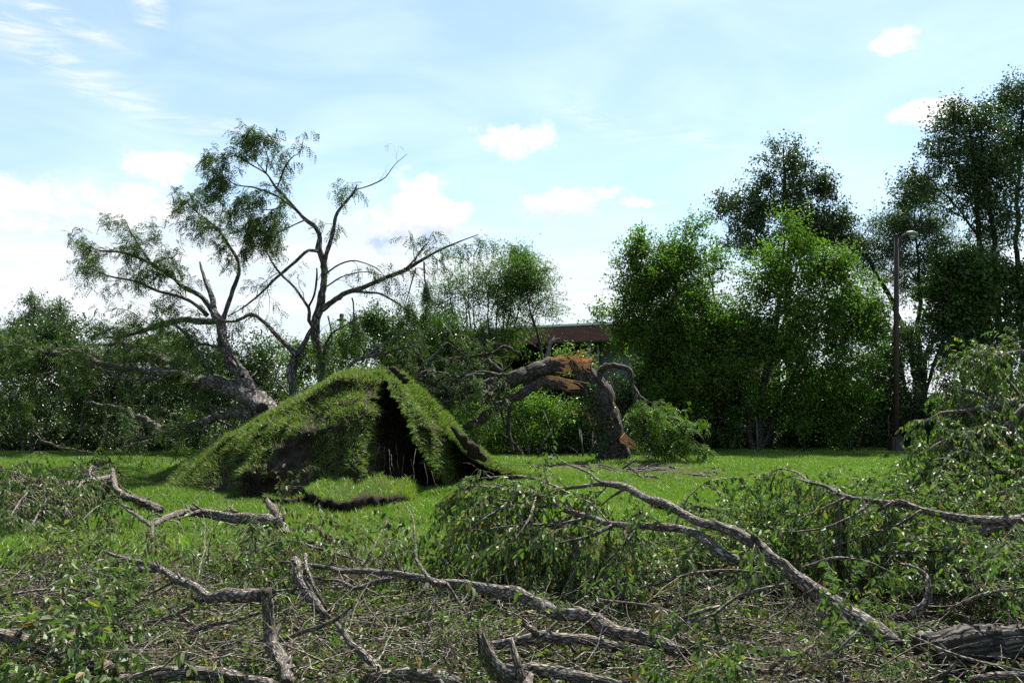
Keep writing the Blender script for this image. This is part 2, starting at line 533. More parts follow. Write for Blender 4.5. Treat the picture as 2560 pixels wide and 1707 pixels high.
        for k in range(6):
            w, h = ((sx, sz), (sy, sz), (sx, sz), (sy, sz), (sx, sy), (sx, sy))[k]
            uq.append([[0, 0], [w * uvs, 0], [w * uvs, h * uvs], [0, h * uvs]])
        return self.add(P, q, None, uq)

    def mesh(self, name, mat, origin=(0, 0, 0), smooth=True):
        v = np.vstack(self.v) - np.asarray(origin, float)
        q = np.vstack(self.q) if self.q else np.zeros((0, 4), int)
        t = np.vstack(self.t) if self.t else np.zeros((0, 3), int)
        me = bpy.data.meshes.new(name)
        me.vertices.add(len(v))
        me.vertices.foreach_set('co', v.astype(np.float32).ravel())
        idx = np.concatenate([q.ravel(), t.ravel()]).astype(np.int32)
        me.loops.add(len(idx))
        me.loops.foreach_set('vertex_index', idx)
        me.polygons.add(len(q) + len(t))
        ls = np.concatenate([np.arange(len(q)) * 4, len(q) * 4 + np.arange(len(t)) * 3]).astype(np.int32)
        me.polygons.foreach_set('loop_start', ls)
        me.polygons.foreach_set('use_smooth', np.full(len(ls), bool(smooth)))
        uv = np.concatenate([np.vstack(self.uq).reshape(-1, 2) if self.uq else np.zeros((0, 2)), np.vstack(self.ut).reshape(-1, 2) if self.ut else np.zeros((0, 2))])
        ul = me.uv_layers.new(name='UVMap')
        ul.data.foreach_set('uv', uv.astype(np.float32).ravel())
        me.update(calc_edges=True)
        me.materials.append(M[mat] if isinstance(mat, str) else mat)
        return me

    def build(self, name, mat, parent=None, smooth=True, kind=None):
        if not self.n:
            return None
        o = bpy.data.objects.new(name, self.mesh(name, mat, parent.location if parent is not None and parent.parent is None else (parent.parent.location if parent is not None else (0, 0, 0)), smooth))
        COL.objects.link(o)
        o.parent = parent
        if kind:
            o['kind'] = kind
        return o


def thing(name, label, cat, loc, group=None):
    o = bpy.data.objects.new(name, None)
    o.empty_display_size = 0.2
    o.location = tuple(float(x) for x in loc)
    COL.objects.link(o)
    o['label'], o['category'] = label, cat
    if group:
        o['group'] = group
    return o


def tag(o, label, cat, group=None, kind=None):
    o['label'], o['category'] = label, cat
    if group:
        o['group'] = group
    if kind:
        o['kind'] = kind
    return o


TENSION = 0.5


def curve(P, R, step, wob=0.0, rng=RNG):
    """Catmull-Rom through the control points, resampled, with a natural wobble"""
    P, R = np.asarray(P, float), np.asarray(R, float)
    Q = np.vstack([2 * P[0] - P[1], P, 2 * P[-1] - P[-2]])
    out, rad = [], []
    for i in range(len(P) - 1):
        p0, p1, p2, p3 = Q[i:i + 4]
        n = max(1, int(round(np.linalg.norm(p2 - p1) / step)))
        for t in np.arange(n) / n:
            out.append(p1 * (2 * t ** 3 - 3 * t * t + 1) + p2 * (3 * t * t - 2 * t ** 3) + TENSION * ((p2 - p0) * (t ** 3 - 2 * t * t + t) + (p3 - p1) * (t ** 3 - t * t)))
            rad.append(R[i] + (R[i + 1] - R[i]) * t)
    out.append(P[-1])
    rad.append(R[-1])
    out, rad = np.array(out), np.array(rad)
    if wob and len(out) > 3:
        k = rng.normal(0, 1, out.shape)
        k[1:-1] = (k[:-2] + k[1:-1] + k[2:]) / 2
        k[0] = k[-1] = 0
        out = out + k * (rad * wob)[:, None]
        rad = rad * (1 + 0.07 * np.convolve(rng.normal(0, 1, len(rad) + 2), [.5, .7, .5], 'valid'))
    return out, rad


def sprout(p, d, L, r0, n=6, wig=0.25, droop=0.0, rng=RNG, taper=0.25):
    P = [np.asarray(p, float)]
    d = unit(d)
    for i in range(n):
        d = unit(d + rng.normal(0, wig, 3) + np.array([0, 0, -droop]))
        P.append(P[-1] + d * L / n)
    return np.array(P), np.linspace(r0, max(r0 * taper, 0.0012), n + 1)


def twiggify(P, R, n, t0=0.2, t1=1.0, L=(0.4, 1.0), sub=(3, 6), subL=(0.15, 0.4), up=0.2, droop=0.06, rr=0.45, wig=0.2, spread=1.0, rng=RNG, rmin=0.003, seg=6):
    """side shoots with their own twigs along a limb; returns (shoots, twigs)"""
    A, Bt = [], []
    T = unit(np.gradient(P, axis=0))
    for _ in range(n):
        t = t0 + (t1 - t0) * rng.uniform() ** 0.8
        f = t * (len(P) - 1)
        i = min(int(f), len(P) - 2)
        p = P[i] + (P[i + 1] - P[i]) * (f - i)
        side = rng.normal(0, 1, 3)
        side = unit(side - T[i] * np.dot(side, T[i]))
        d = unit(T[i] * rng.uniform(0.3, 1.0) + side * spread + np.array([0, 0, up]))
        l = rng.uniform(*L) * (1.15 - 0.45 * t)
        r = max(rmin, min(R[i] * rr, 0.012 * l + rmin))
        Q, S = sprout(p, d, l, r, seg, wig, droop, rng)
        A.append((Q, S))
        TQ = unit(np.gradient(Q, axis=0))
        for _ in range(rng.integers(sub[0], sub[1] + 1)):
            k = rng.integers(1, len(Q))
            s2 = rng.normal(0, 1, 3)
            s2 = unit(s2 - TQ[k] * np.dot(s2, TQ[k]))
            Bt.append(sprout(Q[k], TQ[k] * 0.8 + s2 * 0.8, rng.uniform(*subL), max(S[k] * 0.6, rmin * .6), 4, wig, droop * 1.5, rng))
    return A, Bt


def along(polys, spacing, t0=0.15, rng=RNG):
    """leaf stations along shoots: positions and tangents"""
    pos, tan = [], []
    for P, R in polys:
        seg = np.linalg.norm(np.diff(P, axis=0), axis=1)
        l = seg.sum()
        k = int(l * (1 - t0) / spacing)
        if k < 1:
            continue
        s = (t0 + (1 - t0) * (np.arange(k) + rng.uniform(0, 1, k)) / k) * l
        c = np.concatenate([[0], np.cumsum(seg)])
        i = np.clip(np.searchsorted(c, s) - 1, 0, len(seg) - 1)
        f = ((s - c[i]) / np.maximum(seg[i], 1e-9))[:, None]
        pos.append(P[i] + (P[i + 1] - P[i]) * f)
        tan.append(unit(P[i + 1] - P[i]))
    if not pos:
        return np.zeros((0, 3)), np.zeros((0, 3))
    return np.vstack(pos), np.vstack(tan)


def broad_dirs(tan, hang, rng=RNG, tilt=0.6):
    n = len(tan)
    s = rng.normal(0, 1, (n, 3))
    s = unit(s - tan * (s * tan).sum(1, keepdims=True))
    d = unit(tan * 0.6 + s * 0.75 + np.array([0, 0, -hang]))
    nr = unit(rng.normal(0, tilt, (n, 3)) + np.array([0, 0, 1.0]))
    return d, nr


def pinnate(mb, pos, tan, rng=RNG, length=0.16, pairs=5, droop=0.5, lw=(0.036, 0.014)):
    """feathery compound leaves: a rachis with pairs of leaflets"""
    n = len(pos)
    if not n:
        return
    s = rng.normal(0, 1, (n, 3))
    s = unit(s - tan * (s * tan).sum(1, keepdims=True))
    d = unit(tan * 0.4 + s * 0.9 + np.array([0, 0, -droop]) + rng.normal(0, 0.15, (n, 3)))
    nr = unit(rng.normal(0, 0.6, (n, 3)) + np.array([0, 0, 1.0]))
    sd = unit(np.cross(d, nr))
    L = length * rng.uniform(0.7, 1.25, n)
    for k in range(pairs):
        f = (k + 0.7) / pairs
        base = pos + d * (L * f)[:, None] + np.array([0, 0, -1.0]) * (L * f * f * 0.25)[:, None]
        for sg in (1, -1):
            ld = unit(sd * sg + d * 0.45 + rng.normal(0, 0.15, (n, 3)))
            mb.leaves(base, ld, unit(nr + rng.normal(0, 0.3, (n, 3))), lw[0] * (1.1 - 0.35 * abs(f - 0.5)), lw[1], 0.1)


def near_leaves(parent, pos, d, nrm, L, W, count, mat, rng=RNG):
    """the leaves that show largest: each an object of its own, sharing one mesh"""
    if not len(pos) or count <= 0:
        return np.ones(len(pos), bool)
    dist = np.linalg.norm(pos - np.array([0, 0, EYE]), axis=1) + rng.uniform(0, 1.2, len(pos)) - 0.8 * pos[:, 2]
    pick = np.argsort(dist)[:count]
    key = 'leaf_' + mat
    if key not in SHARED:
        z = np.zeros((1, 3))
        SHARED[key] = MB().leaves(z, np.array([[0, 1.0, 0]]), np.array([[0, 0, 1.0]]), 1.0, 0.5, 0.24, True, .2).mesh('leaf', mat, (0, 0, 0), False)
    o0 = np.array(parent.location)
    for i in pick:
        y = unit(d[i])
        x = unit(np.cross(y, nrm[i]))
        z = np.cross(x, y)
        l = float(L[i])
        o = bpy.data.objects.new('leaf', SHARED[key])
        m = np.eye(4)
        m[:3, 0], m[:3, 1], m[:3, 2], m[:3, 3] = x * l, y * l, z * l, pos[i] - o0
        o.matrix_local = Matrix(m.tolist())
        o.parent = parent
        COL.objects.link(o)
    keep = np.ones(len(pos), bool)
    keep[pick] = False
    return keep


SHARED = {}

# ------------------------------------------------------------------ ground and lawn
def gz(x, y):
    return 0.03 * np.sin(0.9 * x + 0.4 * y) * np.sin(0.7 * y - 0.3 * x) + 0.018 * np.sin(2.3 * x + 1.1) * np.sin(1.9 * y)


xs = np.concatenate([[-700, -300, -120, -60, -40], np.arange(-28, 28.01, 0.35), [40, 60, 120, 300, 700]])
ys = np.concatenate([[-60, -10, 0], np.arange(2, 50.01, 0.35), [60, 80, 120, 250, 600, 1500]])
gx, gy = np.meshgrid(xs, ys, indexing='ij')
gv = np.stack([gx, gy, gz(gx, gy) * ((np.abs(gx) < 45) & (gy < 60))], -1).reshape(-1, 3)
i, j = np.meshgrid(np.arange(len(xs) - 1), np.arange(len(ys) - 1), indexing='ij')
k = i * len(ys) + j
gq = np.stack([k, k + len(ys), k + len(ys) + 1, k + 1], -1).reshape(-1, 4)
ground = MB().add(gv, gq).build('ground', 'ground')
tag(ground, 'flat lawn running from the storm debris back to the tree line', 'lawn', kind='structure')


def blades(mb, base, h, w, lean, rng=RNG, nrm=None):
    """bent grass blades: quad and tip"""
    n = len(base)
    a = rng.uniform(0, 6.283, n)
    sd = np.stack([np.cos(a), np.sin(a), np.zeros(n)], -1)
    b = rng.uniform(0, 6.283, n)
    ld = np.stack([np.cos(b), np.sin(b), np.zeros(n)], -1) * (np.abs(rng.normal(0, lean, n)))[:, None]
    up = np.array([0, 0, 1.0]) if nrm is None else nrm
    up = np.broadcast_to(up, (n, 3))
    h = np.broadcast_to(h, (n,))[:, None]
    w = np.broadcast_to(w, (n,))[:, None]
    m = base + up * h * .55 + ld * h * .35
    t = base + up * h * .92 + ld * h
    V = np.stack([base - sd * w / 2, base + sd * w / 2, m + sd * w * .4, m - sd * w * .4, t], 1).reshape(-1, 3)
    k = np.arange(n)[:, None] * 5
    mb.add(V, k + np.array([[0, 1, 2, 3]]), k + np.array([[3, 2, 4]]))


def scatter(name, proto_mesh, pts, rot, scl, label, cat):
    """one object of kind stuff: a patch repeated at the given points"""
    pr = bpy.data.objects.new(name + '_patch', proto_mesh)
    me = bpy.data.meshes.new(name)
    me.vertices.add(len(pts))
    me.vertices.foreach_set('co', np.asarray(pts, np.float32).ravel())
    for an, ar in (('rot', rot), ('scl', scl)):
        at = me.attributes.new(an, 'FLOAT', 'POINT')
        at.data.foreach_set('value', np.asarray(ar, np.float32))
    o = bpy.data.objects.new(name, me)
    COL.objects.link(o)
    ng = bpy.data.node_groups.new(name, 'GeometryNodeTree')
    ng.interface.new_socket('Geometry', in_out='INPUT', socket_type='NodeSocketGeometry')
    ng.interface.new_socket('Geometry', in_out='OUTPUT', socket_type='NodeSocketGeometry')
    N, L = ng.nodes, ng.links
    gi, go = N.new('NodeGroupInput'), N.new('NodeGroupOutput')
    oi = N.new('GeometryNodeObjectInfo')
    oi.inputs[0].default_value = pr
    ip = N.new('GeometryNodeInstanceOnPoints')
    mp = N.new('GeometryNodeMeshToPoints')
    ar = N.new('GeometryNodeInputNamedAttribute')
    ar.data_type = 'FLOAT'
    ar.inputs[0].default_value = 'rot'
    asx = N.new('GeometryNodeInputNamedAttribute')
    asx.data_type = 'FLOAT'
    asx.inputs[0].default_value = 'scl'
    cx = N.new('ShaderNodeCombineXYZ')
    L.new(ar.outputs[0], cx.inputs[2])
    L.new(gi.outputs[0], mp.inputs[0])
    L.new(mp.outputs[0], ip.inputs['Points'])
    L.new(oi.outputs['Geometry'], ip.inputs['Instance'])
    L.new(cx.outputs[0], ip.inputs['Rotation'])
    L.new(asx.outputs[0], ip.inputs['Scale'])
    L.new(ip.outputs[0], go.inputs[0])
    md = o.modifiers.new('scatter', 'NODES')
    md.node_group = ng
    return tag(o, label, cat, kind='stuff')


gr = MB()
n = 420
blades(gr, np.stack([RNG.uniform(-.34, .34, n), RNG.uniform(-.34, .34, n), np.full(n, -0.015)], -1), RNG.uniform(0.05, 0.135, n), RNG.uniform(0.005, 0.009, n), 0.5)
grass_mesh = gr.mesh('grass_patch', 'grass', smooth=False)
pts = []
y = 4.6
while y < 44:
    hw = 0.54 * y + 1.0
    st = 0.42 if y < 26 else 0.5
    x = np.arange(-hw, hw, st)
    pts.append(np.stack([x + RNG.uniform(-.2, .2, len(x)), y + RNG.uniform(-.2, .2, len(x)), np.zeros(len(x))], -1))
    y += st
pts = np.vstack(pts)
keep = np.ones(len(pts), bool)
for (px, py, rx, ry) in DIRT_SHADE:
    w = G(px, py)
    d = np.hypot((pts[:, 0] - w[0]) / rx, (pts[:, 1] - w[1]) / ry)
    keep &= (d > 1.0) | (RNG.uniform(0, 1, len(pts)) < 0.12 + 0.5 * np.clip(d - 0.5, 0, 1))
YM = ([-100, 0, 200, 420, 560, 640, 800, 900, 1000, 1120, 1200, 1600, 1760, 1900, 2100, 2300, 2560, 2700], [1440, 1440, 1430, 1460, 1420, 1385, 1375, 1410, 1450, 1440, 1400, 1420, 1390, 1350, 1310, 1270, 1240, 1230])
spx = 1280 + F * pts[:, 0] / pts[:, 1]
spy = HZ + F * EYE / pts[:, 1]
under = spy > np.interp(spx, *YM) + 30
keep &= ~under | (RNG.uniform(0, 1, len(pts)) < np.where(spx < 900, .75, .4))
pts = pts[keep]
pts[:, 2] = gz(pts[:, 0], pts[:, 1])
hn = np.array([noise.noise(Vector((p[0] * .45, p[1] * .45, 3.3))) for p in pts])
scl = np.clip(0.95 + 0.7 * hn + RNG.normal(0, 0.12, len(pts)), 0.4, 1.7)
lft = (pts[:, 0] < -1.5) & (pts[:, 1] < 12)
scl[lft] *= 1.35
scatter('grass', grass_mesh, pts, RNG.uniform(0, 6.28, len(pts)), scl, 'uncut green grass covering the lawn among the fallen limbs', 'grass')

# ------------------------------------------------------------------ uprooted root plate (mound)
RIDGE = np.array([(370, 1202, 23.2), (450, 1166, 22.4), (520, 1122, 21.7), (600, 1080, 21.0), (680, 1035, 20.3), (740, 1000, 19.8), (800, 966, 19.4), (860, 934, 19.1), (905, 921, 18.9), (960, 919, 18.8), (1000, 930, 18.9),
                  (1040, 962, 19.1), (1090, 1012, 19.5), (1140, 1066, 20.0), (1180, 1110, 20.5), (1220, 1146, 21.2), (1300, 1186, 22.4), (1360, 1206, 23.0)], float)
BASE = np.array([(370, 1206), (430, 1222), (480, 1236), (600, 1250), (690, 1260), (760, 1265), (850, 1268), (930, 1268), (1000, 1268), (1080, 1248), (1140, 1212), (1210, 1184), (1300, 1194), (1360, 1208)], float)
RIDGE[:, 2] += 1.05 * np.clip(1 - np.abs(RIDGE[:, 0] - 930) / 330, 0, 1) ** 0.7
NX, NF, NB = 230, 64, 26
cx_ = np.linspace(370, 1360, NX)
rid = np.stack([np.interp(cx_, RIDGE[:, 0], RIDGE[:, k]) for k in (1, 2)], -1)
rid[:, 0] += np.array([9 * noise.fractal(Vector((x * .018, 3.1, 0)), 1, 2, 4) + 2.5 * noise.noise(Vector((x * .11, 8, 0))) for x in cx_]) * np.clip((1200 - rid[:, 0]) / 60, 0, 1)
bas = np.interp(cx_, BASE[:, 0], BASE[:, 1])
MV = np.zeros((NX, NF + NB, 3))
mound_mask = np.zeros((NX, NF + NB))            # how much turf grows there
for a in range(NX):
    top = D(cx_[a], rid[a, 0], rid[a, 1])
    top[2] = max(top[2], 0.02)
    bot = G(cx_[a], bas[a], -0.06)
    bot[0] = top[0] + (bot[0] - top[0]) * 0.35
    hh = top[2]
    shelf = float(np.interp(cx_[a], [900, 1060], [0.30, 0.55]))          # width of the sunlit back slope behind the front face
    shelf *= min(1, hh / 0.9)
    drop = shelf * float(np.interp(cx_[a], [900, 1060], [0.3, 0.6]))
    lip = top - np.array([0, shelf, drop])
    for b in range(NF):
        t = b / (NF - 1)
        if t < 0.8:
            s = t / 0.8
            hf = s
            vf = 1 - (1 - s) ** float(np.interp(cx_[a], [500, 700, 980, 1060], [1.6, 2.3, 2.2, 1.6]))
            p = bot + (lip - bot) * np.array([hf, hf, vf])
        else:
            p = lip + (top - lip) * ((t - 0.8) / 0.2)
        MV[a, b] = p
    for b in range(NB):
        t = (b + 1) / NB
        MV[a, NF + b] = top + np.array([0, 0.3 * t + 1.5 * t * t, 0]) + np.array([0, 0, -(hh + 0.1) * (t ** 1.6)])
# bumps, hollows, the cave torn open under the turf
cave = np.zeros((NX, NF + NB))
for a in range(NX):
    for b in range(NF + NB):
        p = MV[a, b]
        q = Vector(p)
        n1 = noise.fractal(q * 1.1, 1.0, 2.0, 4)
        n2 = noise.noise(q * 5.0)
        n3 = noise.noise(q * 13.0)
        hgt = min(1.0, max(0.0, p[2]) / 0.5)
        f = b / (NF - 1)
        amp = (0.22 if f < 0.8 else 0.09) * hgt
        led = max(0.0, noise.noise(Vector((p[0] * .9, p[1] * .9, p[2] * 3.4)))) * .3
        p[1] -= amp * n1 * 1.5 + (0.11 * n2 + 0.055 * n3 + (led if f < .85 else 0)) * hgt
        p[2] += (0.05 * n1 + 0.025 * n2) * hgt
        if f <= 0.97:
            x = cx_[a]
            w = np.interp(f, [0, 0.15, 0.35, 0.55, 0.75, 0.9], [86, 74, 44, 15, 6, 0])
            c0 = np.interp(f, [0, 0.15, 0.35, 0.55, 0.75, 0.9], [1022, 1014, 995, 968, 956, 953])
            dd = abs(x - c0 + 16 * n2) / w
            cv = float(np.clip((1.12 - dd) / 0.35, 0, 1))
            cave[a, b] = cv
            back = 2.1 * min(1, 1.1 - f) + 0.1
            p[1] += cv * back
            dd2 = abs(x - 715) / 45                  # smaller tear at the left foot
            cv2 = float(np.clip((1.1 - dd2) / 0.4, 0, 1)) * max(0, 1 - f / 0.16)
            p[1] += cv2 * 0.45
            cave[a, b] = max(cave[a, b], cv2)
            if 0.74 < f < 0.80 and x > 1030 and n2 > -0.25:         # crumbling rim under the lit slope
                p[1] += 0.11 * hgt
                cave[a, b] = max(cave[a, b], 0.5)
        soil = noise.noise(q * 1.7 + Vector((7, 1, 3)))
        soil += .30 * max(0, 1 - abs(cx_[a] - 790) / 150) * max(0, .75 - f)  # more bare soil low in the centre, standing in for shade there
        soil2 = noise.noise(q * 5.5 + Vector((1, 9, 4)))
        front = np.interp(f, [0, 0.1, 0.5, 0.8, 0.85, 1.4], [0.9, 0.85, 0.8, 0.95, 1.0, 1.0])
        mound_mask[a, b] = np.clip(front * (0.75 + 0.7 * max(0, soil2 + .1)) - 1.5 * max(0, soil - 0.12) - 0.8 * max(0, soil2 * -1 - .2) - 1.6 * cave[a, b], 0.015, 1)
        if 840 < cx_[a] < 1020 and 0.8 < f < 1.15 and soil > -0.15:
            mound_mask[a, b] *= 0.3
i, j = np.meshgrid(np.arange(NX - 1), np.arange(NF + NB - 1), indexing='ij')
k = i * (NF + NB) + j
mq = np.stack([k, k + NF + NB, k + NF + NB + 1, k + 1], -1).reshape(-1, 4)
mound = thing('root_plate', 'tall mound of upturned turf and soil with a dark hollow torn open in its front', 'root plate', (-2.6, 19.5, 0))
MB().add(MV.reshape(-1, 3), mq).build('soil', 'soil', mound)
mf = MV.reshape(-1, 3)
cen = mf[mq].mean(1)
e1, e2 = mf[mq[:, 1]] - mf[mq[:, 0]], mf[mq[:, 3]] - mf[mq[:, 0]]
cr = np.cross(e1, e2)
area = np.linalg.norm(cr, axis=1)
fn = unit(cr)
fn[fn[:, 1] > 0.95] *= -1
mk = mound_mask.reshape(-1)[mq].mean(1)
rowf = (np.tile(np.arange(NF + NB - 1), NX - 1)) / (NF - 1)
prob = area * mk * np.where(rowf > 1.25, 0.35, 1.0) * np.where(rowf > 0.8, 2.0, 1.0)
cnt = 95000
ch = RNG.choice(len(mq), cnt, p=prob / prob.sum())
uu, vv = RNG.uniform(0, 1, (cnt, 1)), RNG.uniform(0, 1, (cnt, 1))
bp = mf[mq[ch, 0]] + e1[ch] * uu + e2[ch] * vv
nn = fn[ch]
nn = np.where((nn[:, 1:2] > 0) & (rowf[ch][:, None] < 0.9), -nn, nn)
nn = np.where(nn[:, 2:3] < -0.2, -nn, nn)
gd = unit(nn * 0.75 + np.array([0, 0, 0.35]) + RNG.normal(0, 0.25, (cnt, 3)))
tb = MB()
fr = rowf[ch] < 0.8
hb = RNG.uniform(0.06, 0.25, cnt) * np.where(fr, 0.9, 0.75)
a = RNG.uniform(0, 6.283, cnt)
sd = unit(np.cross(gd, RNG.normal(0, 1, (cnt, 3))))
w = RNG.uniform(0.007, 0.013, cnt)[:, None]
dn = np.array([0, 0, -1.0]) * np.where(fr, 0.7, 0.25)[:, None]
m1 = bp + gd * (hb * .5)[:, None] + dn * (hb * .12)[:, None]
m2 = bp + gd * (hb * .85)[:, None] + dn * (hb * .55)[:, None] + RNG.normal(0, 0.02, (cnt, 3))
V = np.stack([bp - sd * w / 2, bp + sd * w / 2, m1 + sd * w * .4, m1 - sd * w * .4, m2], 1).reshape(-1, 3)
k = np.arange(cnt)[:, None] * 5
tb.add(V, k + np.array([[0, 1, 2, 3]]), k + np.array([[3, 2, 4]]))
tb.build('turf_grass', 'turf', mound, False, 'stuff')
# roots dangling in the hollow
for (x0, y0, x1, y1, Y) in ((948, 1120, 918, 1192, 17.6), (972, 1135, 984, 1228, 17.4), (975, 1140, 988, 1180, 17.6), (962, 1130, 955, 1215, 17.7), (1040, 1135, 1032, 1170, 17.7), (1010, 1150, 1012, 1240, 17.9), (1026, 1160, 1028, 1225, 18.0),
                            (990, 1120, 1000, 1200, 18.0), (1060, 1170, 1066, 1220, 17.8), (1078, 1190, 1105, 1222, 17.3), (940, 1160, 930, 1230, 17.5)):
    Y += .35
    P, R = curve([D(x0, y0 - 14, Y + .3), D((x0 + x1) / 2 + RNG.normal(0, 4), (y0 + y1) / 2, Y), D(x1, y1, Y - .1)], [0.006, 0.0045, 0.0015], 0.08, 1.5)
    MB().tube(P, R, 4).build('root', 'bark_locust', mound)
# clods along the rim
for (px, py, Y) in ((1000, 935, 18.6), (985, 925, 18.5), (1010, 945, 18.7), (640, 1240, 18.7), (545, 1190, 19.6)):
    c = D(px, py, Y)
    P = [c + np.array([-0.1, 0, 0.02]), c + RNG.normal(0, .02, 3), c + np.array([0.1, 0.03, -0.03])]
    MB().tube(*curve(P, [0.02, 0.055, 0.02], 0.04, 0.3), 9, 0.5).build('clod', 'soil', mound)


P, R = curve([D(1128, 1066, 19.2), D(1160, 1100, 19.25), D(1185, 1128, 19.35), D(1212, 1150, 19.6)], [.03, .09, .1, .05], .05, .35)
MB().tube(P, R, 14, .4).build('sod_roll', 'soil', mound)


def turf_slab(name, label, cat, front, depth, hgt, seedv, rise=0.0):
    """lifted sheet of turf with a broken soil edge towards the front; front = list of px, py on the ground"""
    fr = np.array([G(x, y, 0) for x, y in front])
    P, _ = curve(fr, np.ones(len(fr)), 0.04)
    n = len(P)
    t = np.linspace(0, 1, n)
    h = hgt * np.clip(np.minimum(t, 1 - t) * 6, 0, 1) ** 0.7
    rows = []
    h = h * (1 + 0.35 * np.array([noise.noise(Vector((p[0] * 3.1, seedv, 2))) for p in P]))
    jit = np.array([noise.fractal(Vector((p[0] * 2.2, p[1] * 2.2, seedv)), 1, 2, 3) for p in P])
    jit2 = np.array([noise.noise(Vector((p[0] * 9, p[1] * 9, seedv))) for p in P])
    edge = P + np.stack([np.zeros(n), -0.30 * jit - 0.09 * jit2, np.zeros(n)], -1)
    R = RNG.normal(0, 0.018, (6, n))
    rows.append(edge + np.stack([np.zeros(n), np.full(n, 0.22), np.full(n, -0.05)], -1))
    rows.append(edge + np.stack([np.zeros(n), 0.16 + R[0], h * 0.25], -1))
    rows.append(edge + np.stack([np.zeros(n), 0.04 + R[1], h * 0.55 + R[2]], -1))
    rows.append(edge + np.stack([np.zeros(n), -0.02 + R[3], h * 0.85], -1))
    rows.append(edge + np.stack([np.zeros(n), 0.03 + R[4], h], -1))
    for f in (0.08, 0.2, 0.4, 0.65, 1.0):
        rows.append(edge + np.stack([np.zeros(n), np.full(n, depth * f + 0.05), h * ((1 - f) ** 0.9 if not rise else 1 + rise * f) - 0.03 * f + 0.02 * jit2], -1))
    V = np.stack(rows, 0)
    nr = len(rows)
    i, j = np.meshgrid(np.arange(nr - 1), np.arange(n - 1), indexing='ij')
    k = i * n + j
    q = np.stack([k, k + 1, k + n + 1, k + n], -1).reshape(-1, 4)
    o = thing(name, label, cat, (*P[n // 2][:2], 0))
    MB().add(V.reshape(-1, 3), q).build('soil', 'soil', o)
    cnt = int(n * depth * 26)
    a = RNG.uniform(0, n - 1.01, cnt)
    f = RNG.uniform(0, 1, cnt) ** 1.2
    ia = a.astype(int)
    fa = (a - ia)[:, None]
    lo = edge[ia] * (1 - fa) + edge[ia + 1] * fa
    hh = h[ia] * ((1 - f) ** 0.9 if not rise else 1 + rise * f)
    b = lo + np.stack([np.zeros(cnt), depth * f + 0.03, hh - 0.01], -1)
    g = MB()
    blades(g, b, RNG.uniform(0.04, 0.12, cnt), RNG.uniform(0.006, 0.009, cnt), 0.7)
    g.build('turf_grass', 'grass', o, False, 'stuff')
    cl = RNG.integers(0, n, 14)
    for c in cl[:6]:
        p = edge[c] + np.array([0, RNG.uniform(-0.28, -0.05), 0.02])
        MB().tube(*curve([p - [0.05, 0, 0], p, p + [0.06, 0.02, 0]], [0.01, RNG.uniform(0.025, 0.05), 0.012], 0.03), 6, 0.4).build('clod', 'soil', o)
    return o


turf_slab('torn_turf', 'grassy tongue of torn turf at the foot of the mound with an undercut soil edge', 'turf', [(745, 1245), (760, 1262), (800, 1282), (850, 1292), (900, 1287), (960, 1278), (1005, 1266), (1030, 1256)], 1.7, 0.24, 1.5, 0.7)
turf_slab('torn_turf', 'low ridge of lifted turf on the open lawn in front of the dense green trees', 'turf', [(1625, 1276), (1660, 1286), (1700, 1294), (1750, 1298), (1800, 1302), (1850, 1304), (1900, 1300)], 1.2, 0.17, 4.2)
turf_slab('torn_turf', 'small crumbling turf edge left of the grassy tongue below the mound', 'turf', [(650, 1262), (690, 1270), (730, 1272), (765, 1262)], 0.6, 0.17, 9.1)

# ------------------------------------------------------------------ building far behind
A_, B_ = D(1700, 795, 49.8), D(800, 844, 61.0)        # roof line runs away to the left
ux = unit(np.array([B_[0] - A_[0], B_[1] - A_[1], 0]))
LEN = float(np.hypot(B_[0] - A_[0], B_[1] - A_[1]))
ang = math.atan2(ux[1], ux[0])
nin = np.array([ux[1], -ux[0], 0])                     # into the building
if nin[1] < 0:
    nin = -nin
TOPZ = 6.15
bld = thing('brick_building', 'low red brick building with pale roof edge and dark open bays', 'building', (A_[0], A_[1], 0))


def wall_box(name, mat, s0, s1, z0, z1, d0, d1, parent=bld):
    c = np.array([A_[0], A_[1], 0]) + ux * (s0 + s1) / 2 + nin * (d0 + d1) / 2
    c[2] = (z0 + z1) / 2
    return MB().box(c, s1 - s0, d1 - d0, z1 - z0, ang).build(name, mat, parent, False)


def s_of(px):
    r = ray(px, 860)
    # intersect the vertical facade plane
    a2 = np.array([[r[0], -ux[0]], [r[1], -ux[1]]])
    t, s = np.linalg.solve(a2, A_[:2])
    return s


LEN = float(s_of(955))

wall_box('brick_fascia', 'brick', -1.5, LEN, TOPZ - 0.92, TOPZ - 0.09, 0, 0.35)
wall_box('roof_edge', 'roof_metal', -1.6, LEN + .1, TOPZ - 0.087, TOPZ + 0.02, -0.06, 0.45)
wall_box('roof', 'roof_metal', -1.5, LEN, TOPZ - 0.30, TOPZ - 0.12, 0.36, 14)
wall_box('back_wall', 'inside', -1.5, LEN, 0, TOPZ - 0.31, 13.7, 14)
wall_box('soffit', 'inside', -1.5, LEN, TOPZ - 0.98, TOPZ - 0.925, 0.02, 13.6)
wall_box('side_wall', 'brick', -1.5, -1.2, 0, TOPZ - 0.99, 0.02, 13.6)
wall_box('side_wall', 'brick', LEN - .3, LEN, 0, TOPZ - 0.99, 0.02, 13.6)


